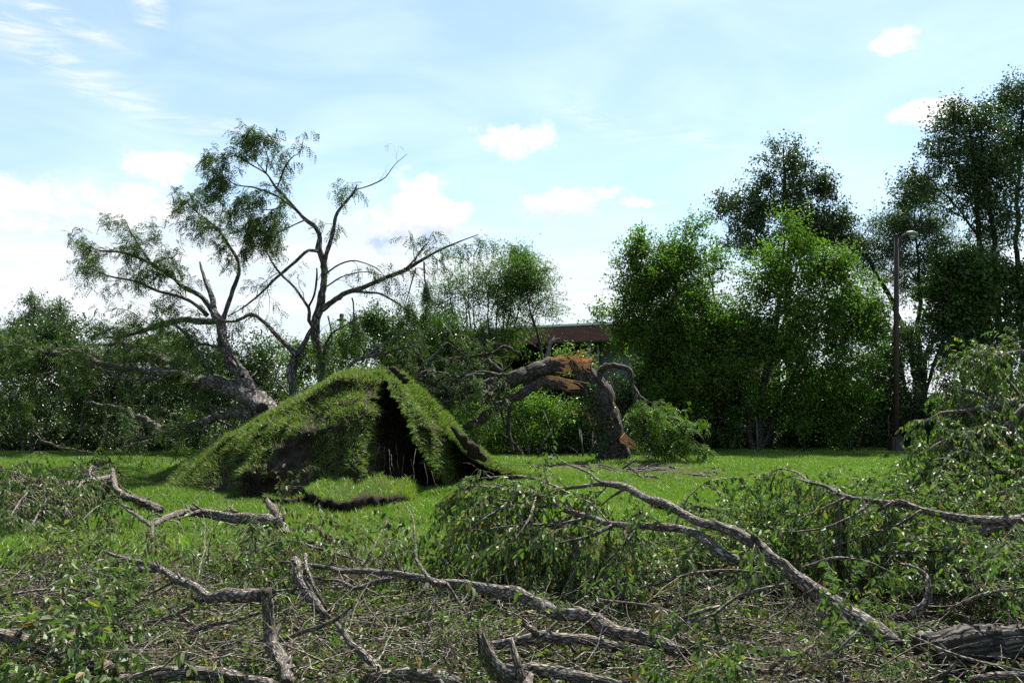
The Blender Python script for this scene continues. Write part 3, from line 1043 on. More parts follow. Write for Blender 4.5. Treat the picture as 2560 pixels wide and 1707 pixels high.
s1, s2 = s_of(1586), s_of(1470)
wall_box('wall_panel', 'panel', s1, s2, 0, TOPZ - 0.99, 1.6, 1.75)
wall_box('pier', 'panel', s2 + 0.01, s2 + 0.22, 0, TOPZ - 0.99, 0.4, 1.36)
p0 = np.array([A_[0], A_[1], 0]) + ux * (s2 - 0.35) + nin * 0.55
MB().tube([p0, p0 + [0, 0, TOPZ - 1.0]], [0.06, 0.06], 8).build('downpipe', 'panel', bld)
for px in (1215, 1110, 1010):
    s = s_of(px)
    wall_box('pier', 'brick', s, s + 0.6, 0, TOPZ - 0.99, 0.06, 0.5)
for s0, s1_ in ((s_of(1690), s_of(1600)),):
    wall_box('wall', 'brick', min(s0, s1_) + 0.62, max(s0, s1_), 0, 2.6, 0.1, 0.4)

# ------------------------------------------------------------------ street lamp and wire fence
lp = G(2240, 1133)
lp = D(2240, 1126, 37.6)
lp[2] = 0
lamp = thing('street_lamp', 'rusty tapering lamp post with a short curved arm, standing at the edge of the trees', 'street lamp', lp)
top = D(2241, 588, 37.6)
MB().tube(np.array([lp + [0, 0, 0.3], (lp + top) / 2, top]), [0.105, 0.10, 0.085], 12).tube([top, top + [0, 0, .05]], [0.11, 0.02], 12).build('post', 'lamp_steel', lamp)
MB().box(lp + [0, 0, .3], .46, .5, .6).build('base', 'lamp_steel', lamp, False)
MB().box(lp + [0.05, -.262, .32], .3, .02, .42).build('access_door', 'inside', lamp, False)
for dz in (0.0, -0.16):
    MB().tube(*curve([D(2246, 640, 37.6) + [0, 0, dz], D(2249, 605, 37.6) + [0, 0, dz * .6], D(2256, 590, 37.6) + [0, 0, dz * .35], D(2268, 584, 37.6) + [0, 0, dz * .3]], [.035] * 4, .05), 8).build('arm', 'lamp_steel', lamp)
h0 = D(2264, 585, 37.6)
hp = [h0, h0 + [.08, 0, .02], h0 + [.24, 0, .025], h0 + [.4, 0, -.015], h0 + [.48, 0, -.05]]
hd = MB().tube(np.array(hp), [.05, .08, .10, .09, .03], 12).build('lamp_head', 'lamp_grey', lamp)
MB().tube(np.array([h0 + [.14, 0, -.06], h0 + [.26, 0, -.09], h0 + [.4, 0, -.08]]), [.03, .075, .03], 10).build('lens', 'lamp_glass', hd)

fz = thing('wire_fence', 'thin wire fence with a pale metal post in the deep shade under the green trees', 'fence', (9.5, 38.3, 0))
fp = []
for px, Y, hgt in ((1660, 39.0, 1.25), (1778, 38.8, 1.25), (1893, 38.4, 1.35), (2010, 38.6, 1.3), (2120, 38.8, 1.3), (2222, 38.6, 1.4)):
    b = D(px, 1100, Y)
    b[2] = 0
    fp.append(b)
    MB().tube([b - [0, 0, .1], b + [0, 0, hgt]], [.035, .032], 8).tube([b + [0, 0, hgt], b + [0, 0, hgt + .05]], [.042, .02], 8).build('post', 'galv' if px == 1893 else 'bark_dark', fz)
for z in (.4, .8, 1.15):
    for a, b in zip(fp[:-1], fp[1:]):
        mid = (a + b) / 2 + [0, 0, z - .03]
        MB().tube(*curve([a + [0, -.04, z], mid + [0, -.04, 0], b + [0, -.04, z]], [.0022] * 3, .6), 4).build('wire', 'lamp_steel', fz)

# ------------------------------------------------------------------ standing trees and bushes
def tree(name, label, cat, base, Y, blobs, stems, mat, nshoots, leaf=0.10, per=26, shoot=(0.4, 0.9), up=0.5, barkm='bark_dark', group=None, limbs=14, seed=1, zdepth=0.9, spread=0.12, hang=0.25, wl=0.62, twig=0.35, trunk_part='trunk', locust=False, dens=1.5, frag=True):
    """stems: list of [(px,py) ..., radius_m]; blobs: (px, py, rx, ry, weight[, dY])"""
    rng = np.random.default_rng(seed)
    ext = []
    for q in blobs:
        for _ in range(3 if frag else 0):
            a_ = rng.uniform(0, 6.283)
            ext.append((q[0] + math.cos(a_) * q[2] * rng.uniform(.85, 1.15), q[1] + math.sin(a_) * q[3] * rng.uniform(.85, 1.15), q[2] * rng.uniform(.2, .38), q[3] * rng.uniform(.2, .38), q[4] * 1.5) + tuple(q[5:6]))
    if frag:
        blobs = [(q[0], q[1], q[2] * .86, q[3] * .86) + tuple(q[4:]) for q in blobs] + [q for q in ext if q[1] < 1120]
    b = D(*base, Y)
    b[2] = 0
    T = thing(name, label, cat, b, group)
    paths = []
    for st in stems:
        pts, r = st[:-1], st[-1]
        P = []
        for q in pts:
            P.append(D(q[0], q[1], Y + (q[2] if len(q) > 2 else 0)))
        P = np.array(P)
        if P[0][2] < 0.6:
            P[0][2] = -0.1
        P, R = curve(P, np.linspace(r, r * 0.22, len(P)), 0.35, 0.5, rng)
        MB().tube(P, R, 9, 0.12, rng).build(trunk_part, barkm, T)
        paths.append((P, R))
    allP = np.vstack([p for p, _ in paths]) if paths else None
    allR = np.concatenate([r for _, r in paths]) if paths else None
    bl = np.array([(q[0], q[1] + 12, max(q[2] * .84, q[2] - 22, 8), max(q[3] * .8, q[3] - 26, 8), q[5] if len(q) > 5 else 0.0) for q in blobs], float)
    leaf = leaf * 1.1
    C = np.array([D(q[0], q[1], Y + q[4]) for q in bl])
    rx, rz = bl[:, 2] * (Y + bl[:, 4]) / F, bl[:, 3] * (Y + bl[:, 4]) / F
    # shoots gather round clump centres inside each blob, with gaps between
    nshoots = int(nshoots * dens)
    w = np.array([q[2] * q[3] * q[4] for q in blobs], float)
    ncl = max(len(blobs) * 4, nshoots // 26)
    cb = rng.choice(len(blobs), ncl, p=w / w.sum())
    u = unit(rng.normal(0, 1, (ncl, 3))) * (rng.uniform(0.12, 1, ncl) ** 0.45)[:, None]
    cc = C[cb] + u * np.stack([rx[cb], rx[cb] * zdepth, rz[cb]], -1)
    pick = rng.integers(0, ncl, nshoots)
    cs = 0.175 * np.minimum(rx, rz)[cb][pick] + 0.10
    S = cc[pick] + rng.normal(0, 1, (nshoots, 3)) * cs[:, None]
    S[:, 2] = np.maximum(S[:, 2], 0.05)
    out = unit(S - C[cb][pick] + rng.normal(0, 0.2, (nshoots, 3)))
    dirs = unit(out * 0.7 + np.array([0, 0, up]) + rng.normal(0, 0.35, (nshoots, 3)))
    L = rng.uniform(*shoot, nshoots)
    tw = MB()
    for i in np.nonzero(rng.uniform(0, 1, nshoots) < twig)[0]:
        P = np.array([S[i] - dirs[i] * 0.15, S[i] + dirs[i] * L[i] * 0.5, S[i] + dirs[i] * L[i] + np.array([0, 0, -hang * 0.1])])
        tw.tube(P, [0.012, 0.008, 0.003], 3, caps=False)
    if allP is not None:
        for i in rng.choice(ncl, min(limbs, ncl), replace=False):
            tgt = cc[i]
            low = np.nonzero(allP[:, 2] < tgt[2] - 0.2 * np.linalg.norm(tgt[:2] - allP[:, :2], axis=1))[0]
            if not len(low):
                continue
            dsel = np.linalg.norm(allP[low] - tgt, axis=1)
            k = low[np.argmin(dsel)]
            p0 = allP[k]
            mid = (p0 + tgt) / 2 + np.array([0, 0, 0.12 * np.linalg.norm(tgt - p0)]) + rng.normal(0, 0.12, 3)
            P, R = curve([p0, mid, tgt], [allR[k] * 0.55 + 0.01, allR[k] * 0.33 + 0.008, 0.012], 0.4, 0.5, rng)
            MB().tube(P, R, 6, 0.1, rng).build('limb', barkm, T)
    tw.build('twigs', barkm, T, kind='stuff')
    n = nshoots * per
    t = rng.uniform(0.05, 1, n)
    si = np.repeat(np.arange(nshoots), per)
    pos = S[si] + dirs[si] * (L[si] * t)[:, None] + rng.normal(0, spread, (n, 3)) * np.array([1, 1, 0.8])
    pos[:, 2] = np.maximum(pos[:, 2], 0.03)
    d = unit(dirs[si] * 0.3 + rng.normal(0, 0.7, (n, 3)) + np.array([0, 0, -hang]))
    nr = unit(rng.normal(0, 0.55, (n, 3)) + np.array([0, 0, 1.0]))
    sz = leaf * rng.uniform(0.65, 1.25, n)
    mb = MB()
    if locust:
        mb.leaves(pos, d, nr, sz * 1.6, sz * 0.4, 0.15)
    else:
        mb.leaves(pos, d, nr, sz, sz * wl, 0.2)
    mb.build('crown' if trunk_part == 'trunk' else 'foliage', mat, T, False, 'stuff')
    return T


GR = 'trees standing along the far edge of the lawn'
tree('broadleaf_tree', 'bright green bushy tree in full leaf in front of the tall dark tree', 'tree', (1890, 1118), 38.5,
     [(1970, 670, 95, 90, 1), (1920, 780, 130, 120, 1), (2050, 780, 110, 120, 1), (1860, 900, 190, 150, 1), (2060, 900, 130, 130, .9), (2110, 760, 60, 90, 1), (1965, 600, 45, 45, .8), (1840, 860, 80, 100, .8), (1800, 1020, 170, 70, .5), (2020, 1010, 150, 70, .5)],
     [[(1890, 1118), (1900, 1030), (1925, 900), (1950, 760), (1962, 600), .17], [(1885, 1118), (1860, 1000), (1820, 870), (1790, 760), .12], [(1900, 1110), (1960, 980), (2020, 860), (2070, 740), .11]],
     'leaf_mulberry', 1700, 0.115, 28, (0.5, 1.1), 0.55, group=GR, seed=21, limbs=16)
tree('broadleaf_tree', 'leafy green tree with ragged upright shoots beside the brick building', 'tree', (1760, 1112), 40.5,
     [(1690, 660, 105, 75, 1), (1650, 750, 130, 110, 1), (1600, 690, 40, 50, 1.2), (1600, 800, 40, 60, 1), (1770, 790, 70, 110, 1), (1640, 850, 90, 110, .9), (1740, 900, 130, 130, 1), (1620, 670, 50, 60, .5), (1740, 600, 40, 45, .8), (1660, 1000, 110, 80, .6)],
     [[(1760, 1112), (1745, 1000), (1715, 860), (1690, 720), (1680, 600), .15], [(1765, 1112), (1780, 960), (1790, 800), (1760, 620), .12]],
     'leaf_mulberry', 1350, 0.115, 28, (0.5, 1.15), 0.6, group=GR, seed=22, limbs=14)
tree('tall_tree', 'tall dark tree whose narrow top rises above the bright green ones', 'tree', (1975, 1100), 47,
     [(1960, 400, 60, 45, 1), (1955, 455, 80, 50, 1), (1985, 520, 85, 55, .8), (1875, 520, 75, 55, 1.3), (2035, 560, 65, 65, 1.3), (1950, 600, 150, 50, .8), (1830, 510, 30, 35, .4), (1955, 368, 22, 18, .6)],
     [[(1975, 1100), (1972, 800), (1968, 600), (1962, 480), (1958, 370), .2], [(1972, 700), (1920, 600), (1850, 520), .1], [(1972, 720), (2010, 620), (2045, 560), .09]],
     'leaf_dark', 950, 0.125, 28, (0.4, 1.0), 0.35, group=GR, seed=23, limbs=14, dens=1.15)
tree('spreading_tree', 'dark thin-leaved tree with several leaning trunks behind the lamp post', 'tree', (2290, 1090), 47,
     [(2180, 600, 70, 45, 1), (2300, 590, 90, 50, .9), (2240, 660, 110, 50, .7), (2420, 640, 80, 70, .8), (2170, 720, 60, 60, .6), (2370, 740, 70, 50, .5), (2290, 480, 35, 40, .5), (2330, 520, 60, 45, .7), (2130, 800, 60, 50, .5)],
     [[(2290, 1090), (2285, 900), (2240, 780), (2190, 680), (2150, 600), .2], [(2295, 1090), (2295, 880), (2300, 740), (2290, 600), .2], [(2300, 1090), (2310, 920), (2370, 790), (2430, 670), .18], [(2305, 1080), (2330, 930), (2410, 800), (2470, 720), .12], [(2280, 1090), (2230, 830), (2120, 760), .1]],
     'leaf_grey', 1250, 0.115, 26, (0.5, 1.1), 0.2, 'bark_black', GR, 16, 24, wl=0.4)
tree('tall_tree', 'very tall dark tree on two slender trunks reaching highest behind the fallen leafy crown', 'tree', (2470, 1090), 42,
     [(2400, 330, 65, 50, 1), (2450, 300, 60, 40, 1), (2390, 400, 70, 60, 1), (2470, 420, 60, 60, .9), (2480, 520, 50, 60, .6), (2360, 330, 30, 50, .6), (2290, 450, 35, 35, .8), (2270, 490, 28, 35, .6), (2420, 500, 60, 60, .5), (2530, 640, 40, 60, .3)],
     [[(2470, 1090), (2462, 800), (2445, 580), (2435, 420), (2420, 300), .17], [(2505, 1090), (2500, 800), (2480, 580), (2462, 440), (2450, 280), .16], [(2450, 600), (2370, 490), (2290, 460), .06]],
     'leaf_dark', 780, 0.12, 28, (0.5, 1.1), 0.2, 'bark_black', GR, 14, 25, dens=1.15)
tree('tall_tree', 'tall dark tree with a bent slim trunk, beyond the two-trunked tallest one', 'tree', (2555, 1090), 44,
     [(2560, 260, 60, 45, 1), (2530, 340, 40, 60, .6), (2590, 330, 70, 80, 1), (2545, 480, 40, 80, .5), (2620, 520, 70, 120, .9), (2545, 215, 35, 25, .7)],
     [[(2560, 1090), (2550, 800), (2540, 560), (2552, 400), (2556, 230), .15], [(2620, 1090), (2600, 700), (2590, 400), .14]],
     'leaf_dark', 620, 0.12, 28, (0.5, 1.1), 0.2, 'bark_black', GR, 12, 26, dens=1.15)
tree('small_tree', 'small broad-leaved maple-like tree between the slender dark trunks', 'tree', (2410, 1090), 40,
     [(2400, 690, 80, 40, 1), (2440, 740, 80, 50, 1), (2360, 750, 50, 45, .8), (2440, 820, 90, 40, .6), (2530, 720, 50, 60, .8), (2530, 820, 50, 60, .6)],
     [[(2410, 1090), (2412, 900), (2405, 760), (2400, 680), .07], [(2530, 1090), (2528, 850), (2525, 700), .07]],
     'leaf_bush', 560, 0.14, 24, (0.4, 0.8), 0.2, 'bark_black', GR, 10, 27, wl=0.8)

BG = 'bushes massed along the far edge of the lawn'
BUSH = [
    # label, base, Y, blobs, mat, shoots, seed, leaf
    ('grey-green shrub filling the gap behind the lamp post', (2300, 1100), 41, [(2230, 870, 70, 60, 1), (2330, 850, 80, 50, 1), (2290, 960, 120, 70, 1), (2200, 980, 70, 70, 1)], 'leaf_grey', 620, 31, .11),
    ('deep green shrub between the bright tree and the lamp post', (2130, 1110), 39.5, [(2130, 900, 70, 60, 1), (2110, 980, 90, 70, 1), (2180, 1050, 80, 50, 1), (2060, 1060, 100, 50, 1)], 'leaf_bush', 640, 32, .11),
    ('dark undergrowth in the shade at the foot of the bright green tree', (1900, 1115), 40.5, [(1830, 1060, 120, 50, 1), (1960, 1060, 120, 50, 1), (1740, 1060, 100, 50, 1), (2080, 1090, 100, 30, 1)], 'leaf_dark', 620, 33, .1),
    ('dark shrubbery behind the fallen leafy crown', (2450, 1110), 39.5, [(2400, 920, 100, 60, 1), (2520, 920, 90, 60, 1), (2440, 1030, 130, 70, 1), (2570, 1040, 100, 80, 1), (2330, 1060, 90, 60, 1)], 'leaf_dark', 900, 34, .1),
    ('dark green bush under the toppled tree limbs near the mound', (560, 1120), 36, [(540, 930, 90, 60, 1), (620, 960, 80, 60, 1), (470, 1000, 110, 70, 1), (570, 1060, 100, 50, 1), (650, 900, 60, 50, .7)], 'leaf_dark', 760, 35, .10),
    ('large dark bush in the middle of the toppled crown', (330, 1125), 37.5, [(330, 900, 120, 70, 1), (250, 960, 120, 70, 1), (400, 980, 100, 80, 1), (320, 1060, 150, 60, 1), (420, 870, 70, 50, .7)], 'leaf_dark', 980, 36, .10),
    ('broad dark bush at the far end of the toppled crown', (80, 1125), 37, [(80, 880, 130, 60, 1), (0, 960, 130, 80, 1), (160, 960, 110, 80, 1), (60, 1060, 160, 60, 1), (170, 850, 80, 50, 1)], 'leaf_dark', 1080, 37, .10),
    ('rounded light green bush beyond the two upright stems', (800, 1090), 44, [(700, 900, 70, 60, .8), (840, 890, 90, 50, 1), (930, 870, 80, 60, 1), (780, 950, 110, 60, 1), (880, 850, 50, 40, .8)], 'leaf_mulberry', 620, 38, .10),
    ('dense green thicket bush below the slim saplings', (1130, 1100), 41, [(1070, 915, 80, 55, 1), (1160, 935, 80, 45, 1), (1060, 830, 70, 45, 1.2), (1150, 838, 65, 42, 1.2), (980, 850, 70, 50, 1.2), (1210, 860, 40, 35, 1), (1120, 960, 110, 60, 1), (1240, 970, 110, 60, 1), (1020, 930, 70, 60, .8)], 'leaf_bush', 1150, 39, .10),
    ('yellow-green bush in front of the open building bay', (1400, 1100), 42, [(1425, 885, 32, 26, 1), (1375, 905, 30, 30, 1), (1455, 905, 25, 30, .8)], 'leaf_bough', 80, 40, .11),
    ('green bush growing under the arch of the broken trunk', (1330, 1140), 34, [(1300, 1030, 70, 50, 1), (1390, 1050, 80, 55, 1), (1250, 1080, 80, 45, 1), (1340, 1100, 110, 35, 1), (1180, 1060, 60, 50, .7)], 'leaf_mulberry', 560, 41, .09),
    ('dark bush beside the foot of the broken trunk', (1460, 1140), 33.5, [(1450, 1080, 50, 55, 1), (1420, 1115, 60, 30, 1), (1500, 1100, 40, 40, .7)], 'leaf_dark', 220, 42, .09),
    ('dark bush hiding the base of the building next to the snapped trunk', (1590, 1110), 39, [(1560, 1000, 60, 60, 1), (1620, 1010, 70, 60, 1), (1590, 1070, 90, 40, 1), (1600, 960, 40, 30, .5)], 'leaf_dark', 330, 46, .1),
    ('low dark scrub in front of the wire fence', (1720, 1120), 38, [(1790, 1100, 60, 22, 1), (1700, 1095, 60, 35, 1), (1640, 1080, 60, 50, 1)], 'leaf_dark', 240, 43, .09),
    ('hedge-like bush continuing behind the mound', (1000, 1100), 40, [(930, 980, 110, 50, 1), (1040, 1010, 90, 60, 1), (800, 1000, 80, 40, 1)], 'leaf_bush', 420, 44, .1),
    ('green bush at the extreme end of the tree line beyond the toppled crown', (-120, 1120), 40, [(-100, 860, 110, 70, 1), (-160, 960, 150, 90, 1), (-60, 1060, 150, 60, 1)], 'leaf_bush', 420, 45, .11),
]
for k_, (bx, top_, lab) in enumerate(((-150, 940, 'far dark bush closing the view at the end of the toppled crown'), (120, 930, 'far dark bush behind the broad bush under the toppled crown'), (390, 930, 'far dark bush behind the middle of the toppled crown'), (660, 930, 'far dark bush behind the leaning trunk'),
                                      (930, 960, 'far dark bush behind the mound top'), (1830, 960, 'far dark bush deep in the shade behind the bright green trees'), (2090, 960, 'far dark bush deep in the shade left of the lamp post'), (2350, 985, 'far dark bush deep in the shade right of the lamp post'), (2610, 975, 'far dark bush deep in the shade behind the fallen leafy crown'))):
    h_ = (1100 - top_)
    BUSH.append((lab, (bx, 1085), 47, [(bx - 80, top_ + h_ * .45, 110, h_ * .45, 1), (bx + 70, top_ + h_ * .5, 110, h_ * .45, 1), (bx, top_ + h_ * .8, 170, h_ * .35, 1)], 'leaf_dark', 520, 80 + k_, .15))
for lab, base, Y, blobs, mat, ns, sd_, lf in BUSH:
    stems = []
    for q in blobs[:3]:
        stems.append([(base[0] + (q[0] - base[0]) * 0.2, base[1]), ((base[0] + q[0]) / 2, (base[1] + q[1]) / 2), (q[0], q[1]), 0.04])
    xs_ = sorted(q[0] for q in blobs)
    blobs = blobs + [(x_, 1108, 75, 26, 1.1) for x_ in np.arange(xs_[0] - 20, xs_[-1] + 60, 90)]
    blobs = [(*q[:5], float(np.interp(q[1], [850, 1000, 1100], [-.8, 1.2, 2.8]))) for q in blobs]
    tree('bush', lab, 'bush', base, Y, blobs, stems, mat, ns, lf, 28, (0.35, 0.8), 0.4, 'bark_dark', BG, 8, sd_, 0.8, trunk_part='stem')
# two far conifers over the left-hand bushes
for x, w_, lab, sd_ in ((85, 1.0, 'wide dusky conifer showing above the bushes far behind the toppled crown', 51), (150, .45, 'narrow dusky conifer next to the wider one above the far bushes', 52)):
    bl = [(x, 745, 14 * w_ + 5, 14, 1), (x - 2, 775, 34 * w_, 20, 1), (x + 5, 805, 48 * w_, 22, 1), (x - 5, 840, 60 * w_, 26, 1), (x, 880, 70 * w_, 30, 1)]
    if w_ == 1.0:
        bl += [(40, 810, 26, 20, 1), (35, 850, 40, 25, 1), (115, 800, 20, 26, .8)]
    tree('conifer', lab, 'tree', (x, 1080), 70, bl, [[(x, 1075), (x, 900), (x, 745), .2]], 'leaf_grey', 330 if w_ == 1 else 120, .2, 30, (.5, 1.1), .5, group='conifers in the far distance', seed=sd_, limbs=6, wl=.3)

# slim saplings in front of the building
SAP = [
    ('thin many-stemmed sapling with bare grey stems, leftmost of the sapling thicket', (1200, 1080), 43, [(1160, 700, 60, 70, .6), (1110, 760, 60, 70, .6), (1210, 690, 30, 60, .4), (1080, 820, 60, 60, .6)], [(1170, 620), (1185, 640), (1150, 660), (1120, 690), (1205, 650), (1130, 740)], 61, 250),
    ('upright leafy sapling clump with willowy drooping twigs in the thicket centre', (1240, 1080), 42.5, [(1270, 660, 45, 50, 1), (1250, 720, 55, 60, 1), (1290, 720, 50, 60, 1), (1260, 800, 60, 50, .8)], [(1255, 640), (1275, 620), (1290, 650), (1230, 680), (1310, 690)], 62, 360),
    ('slender leaning sapling with hanging leaves, rightmost of the sapling thicket', (1362, 1060), 41.5, [(1330, 690, 30, 30, .8), (1310, 660, 35, 40, .8), (1340, 700, 40, 45, .8), (1360, 760, 28, 50, .5), (1320, 780, 45, 40, .6), (1375, 720, 15, 40, .4), (1270, 850, 40, 30, .4)], [(1310, 640), (1350, 670)], 63, 280),
]
for lab, base, Y, blobs, tips, sd_, ns in SAP:
    rng = np.random.default_rng(sd_)
    stems = []
    for tx, ty in tips:
        bx = base[0] + (tx - base[0]) * 0.25
        if sd_ == 63:
            stems.append([(1368, 1060), (1358, 920), (1345, 840), (1322, 760), (tx, ty), .07])
        else:
            stems.append([(bx, base[1]), (base[0] + (tx - base[0]) * .4 + rng.normal(0, 6), 900), (base[0] + (tx - base[0]) * .75 + rng.normal(0, 6), (900 + ty) / 2), (tx, ty), .05])
    tree('sapling', lab, 'sapling', base, Y, blobs, stems, 'leaf_mulberry', ns, .105, 20, (.4, .9), .0, 'bark_dark', 'saplings in front of the brick building', 12, sd_, .7, .12, .7, .34, .8)
snag = thing('dead_stub', 'bare broken stub standing in front of the dark building bay', 'stub', D(1372, 960, 40) * [1, 1, 0])
MB().tube(*curve([D(1365, 940, 40), D(1368, 890, 40), D(1376, 860, 40), D(1384, 845, 40)], [.11, .1, .08, .03], .2, .4), 8, .15, ragged=.2).build('trunk', 'bark_twig', snag)
MB().tube(*curve([D(1376, 862, 40), D(1390, 848, 40), D(1400, 845, 40)], [.05, .03, .01], .15, .4), 6, .1).build('branch', 'bark_twig', snag)
pole = thing('utility_pole', 'thin dark pole seen between the upright stems above the mound', 'pole', D(854, 1000, 52) * [1, 1, 0])
MB().tube([D(854, 1000, 52) * [1, 1, 0], D(854, 785, 52)], [.14, .11], 8).build('shaft', 'bark_black', pole)
MB().box(D(854, 800, 52), .5, .1, .1).build('crossarm', 'bark_black', pole, False)

# ------------------------------------------------------------------ storm-broken trees in the middle distance
def limb3(pts, r_px, Y0, Y1, step=0.15, wob=0.35, rng=RNG):
    n = len(pts)
    Ys = [p[2] if len(p) > 2 else Y0 + (Y1 - Y0) * i / (n - 1) for i, p in enumerate(pts)]
    P = np.array([D(p[0], p[1], y) for p, y in zip(pts, Ys)])
    P[:, 2] = np.maximum(P[:, 2], 0.02)
    r = np.interp(np.linspace(0, 1, n), np.linspace(0, 1, len(r_px)), r_px) * np.array(Ys) / F
    return curve(P, r, step, wob, rng)


def leafy(T, paths, leafmat, dens, rng, kind='pinnate', barkm='bark_locust', L=(0.5, 1.3), sub=(3, 6), subL=(0.2, .5), up=.3, droop=.06, t0=.3, spacing=.05, hang=.5, size=.08, rr=.4, near=0, ovate=False, bare=0.0, rmin=.004, seg=6):
    """twigs and leaves for the limbs of one thing; dens = side shoots per metre"""
    tw, lf = [], []
    for P, R in paths:
        ln = np.linalg.norm(np.diff(P, axis=0), axis=1).sum()
        n = max(1, int(ln * (1 - t0) * dens))
        a, b = twiggify(P, R, n, t0, 1.0, L, sub, subL, up, droop, rr, .2, 1.0, rng, rmin, seg)
        tw += a + b
        m = [q for q in (b + a) if rng.uniform() > bare]
        lf += m
    mb = MB().twigs(tw, 3)
    mb.build('twigs', barkm, T, kind='stuff')
    pos, tan = along(lf, spacing, 0.2, rng)
    fb = MB()
    if kind == 'pinnate':
        pinnate(fb, pos, tan, rng, 0.19, 5, hang, (0.068, 0.026))
    elif len(pos):
        d, nr = broad_dirs(tan, hang, rng)
        sz = size * rng.uniform(.6, 1.25, len(pos))
        k = near_leaves(T, pos, d, nr, sz, sz, near, leafmat, rng) if near else np.ones(len(pos), bool)
        fb.leaves(pos[k], d[k], nr[k], sz[k], sz[k] * .52, .22, ovate)
    fb.build('foliage', leafmat, T, False, 'stuff')


rng = np.random.default_rng(101)
TA = thing('uprooted_tree', 'uprooted tree thrown back from the grassy mound with thick limbs sprawling over the bushes', 'tree', D(650, 1030, 21) * [1, 1, 0])
A_LIMBS = [
    ('trunk', [(720, 1075), (683, 1048), (652, 1022), (625, 990), (607, 941), (580, 905), (563, 865), (554, 821), (538, 780), (531, 745), (513, 700), (500, 655)], [31, 31, 28, 24, 18, 17, 14.5, 13, 10, 7, 5, 2.5], 20.6, 26, 0),
    ('limb', [(655, 1022), (622, 998), (585, 975), (536, 963), (491, 954), (446, 928), (402, 901), (357, 888), (321, 865), (286, 834)], [15, 20, 23, 23, 21, 19, 16, 13, 11, 6], 20.8, 29, 1),
    ('limb', [(446, 936), (393, 930), (348, 923), (268, 914), (223, 896), (179, 879), (120, 887), (80, 870), (27, 865), (-30, 868)], [11, 10, 10, 9, 9, 8, 7, 6, 4, 2], 24, 29, 1),
    ('limb', [(446, 943), (379, 948), (312, 946), (268, 928), (214, 914)], [5, 5, 5, 4, 2], 24.2, 25.5, .5),
    ('limb', [(538, 803), (469, 800), (415, 807), (371, 821), (312, 838), (268, 843)], [10, 9, 8, 6, 5, 3], 25, 26, 1.2),
    ('limb', [(536, 785), (500, 740), (455, 713), (415, 682), (379, 660), (312, 633), (250, 626), (201, 606)], [8, 7, 6, 5, 4, 3.4, 2.6, 1.2], 25.5, 27, 2.2),
    ('limb', [(520, 790), (469, 749), (393, 727), (339, 704), (277, 691), (223, 669)], [6, 5, 4, 3.2, 2.4, 1.2], 25.5, 24.4, 2.0),
    ('limb', [(379, 660), (353, 620), (330, 584), (312, 548)], [3, 2.4, 1.8, 1], 26, 26.5, 2.0),
    ('limb', [(554, 821), (577, 740), (598, 670), (571, 611), (536, 566), (491, 530), (464, 499)], [7, 6, 5, 4, 3, 2, 1], 25, 25.8, 2.0),
    ('limb', [(531, 932), (500, 883), (464, 834), (437, 812)], [5, 4.5, 4, 3], 22.4, 23, 0),
    ('limb', [(607, 941), (590, 900), (545, 870), (500, 860), (455, 875)], [6, 5, 4, 3, 2], 22.3, 23.4, .8),
    ('limb', [(640, 1035), (560, 1040), (480, 1062), (400, 1085), (320, 1100)], [16, 12, 9, 6, 3], 21.4, 27, .4),
    ('limb', [(290, 860), (220, 870), (130, 930), (60, 975), (0, 1010)], [5, 4, 3.4, 2.6, 1.5], 28, 27, .8),
    ('limb', [(357, 888), (270, 960), (215, 1000), (200, 1090)], [4, 3.4, 2.5, 1.5], 27, 27.4, .2),
]
pa, pdense, plow = [], [], []
for nm, pts, r, y0, y1, k in A_LIMBS:
    P, R = limb3(pts, [q * .92 for q in r], y0, y1, .14, .2, rng)
    MB().tube(P, R, 24 if nm == 'trunk' else 10, .13, rng, furrow=.10 if nm == 'trunk' else .0).build(nm, 'bark_locust', TA)
    if k >= 2:
        pdense.append((P, R))
    elif k >= .8:
        pa.append((P, R))
    elif k > 0:
        plow.append((P, R))
leafy(TA, pdense, 'leaf_locust', 6.5, rng, L=(.35, 1.1), sub=(3, 6), t0=.22, up=.45, spacing=.055, hang=.45)
leafy(TA, pa, 'leaf_locust', 5.5, rng, L=(.5, 1.5), sub=(3, 6), t0=.25, up=.4, spacing=.05, hang=.7)
leafy(TA, plow, 'leaf_locust', 5.0, rng, L=(.5, 1.4), sub=(3, 5), t0=.1, up=.2, spacing=.09, hang=.6, bare=.4)

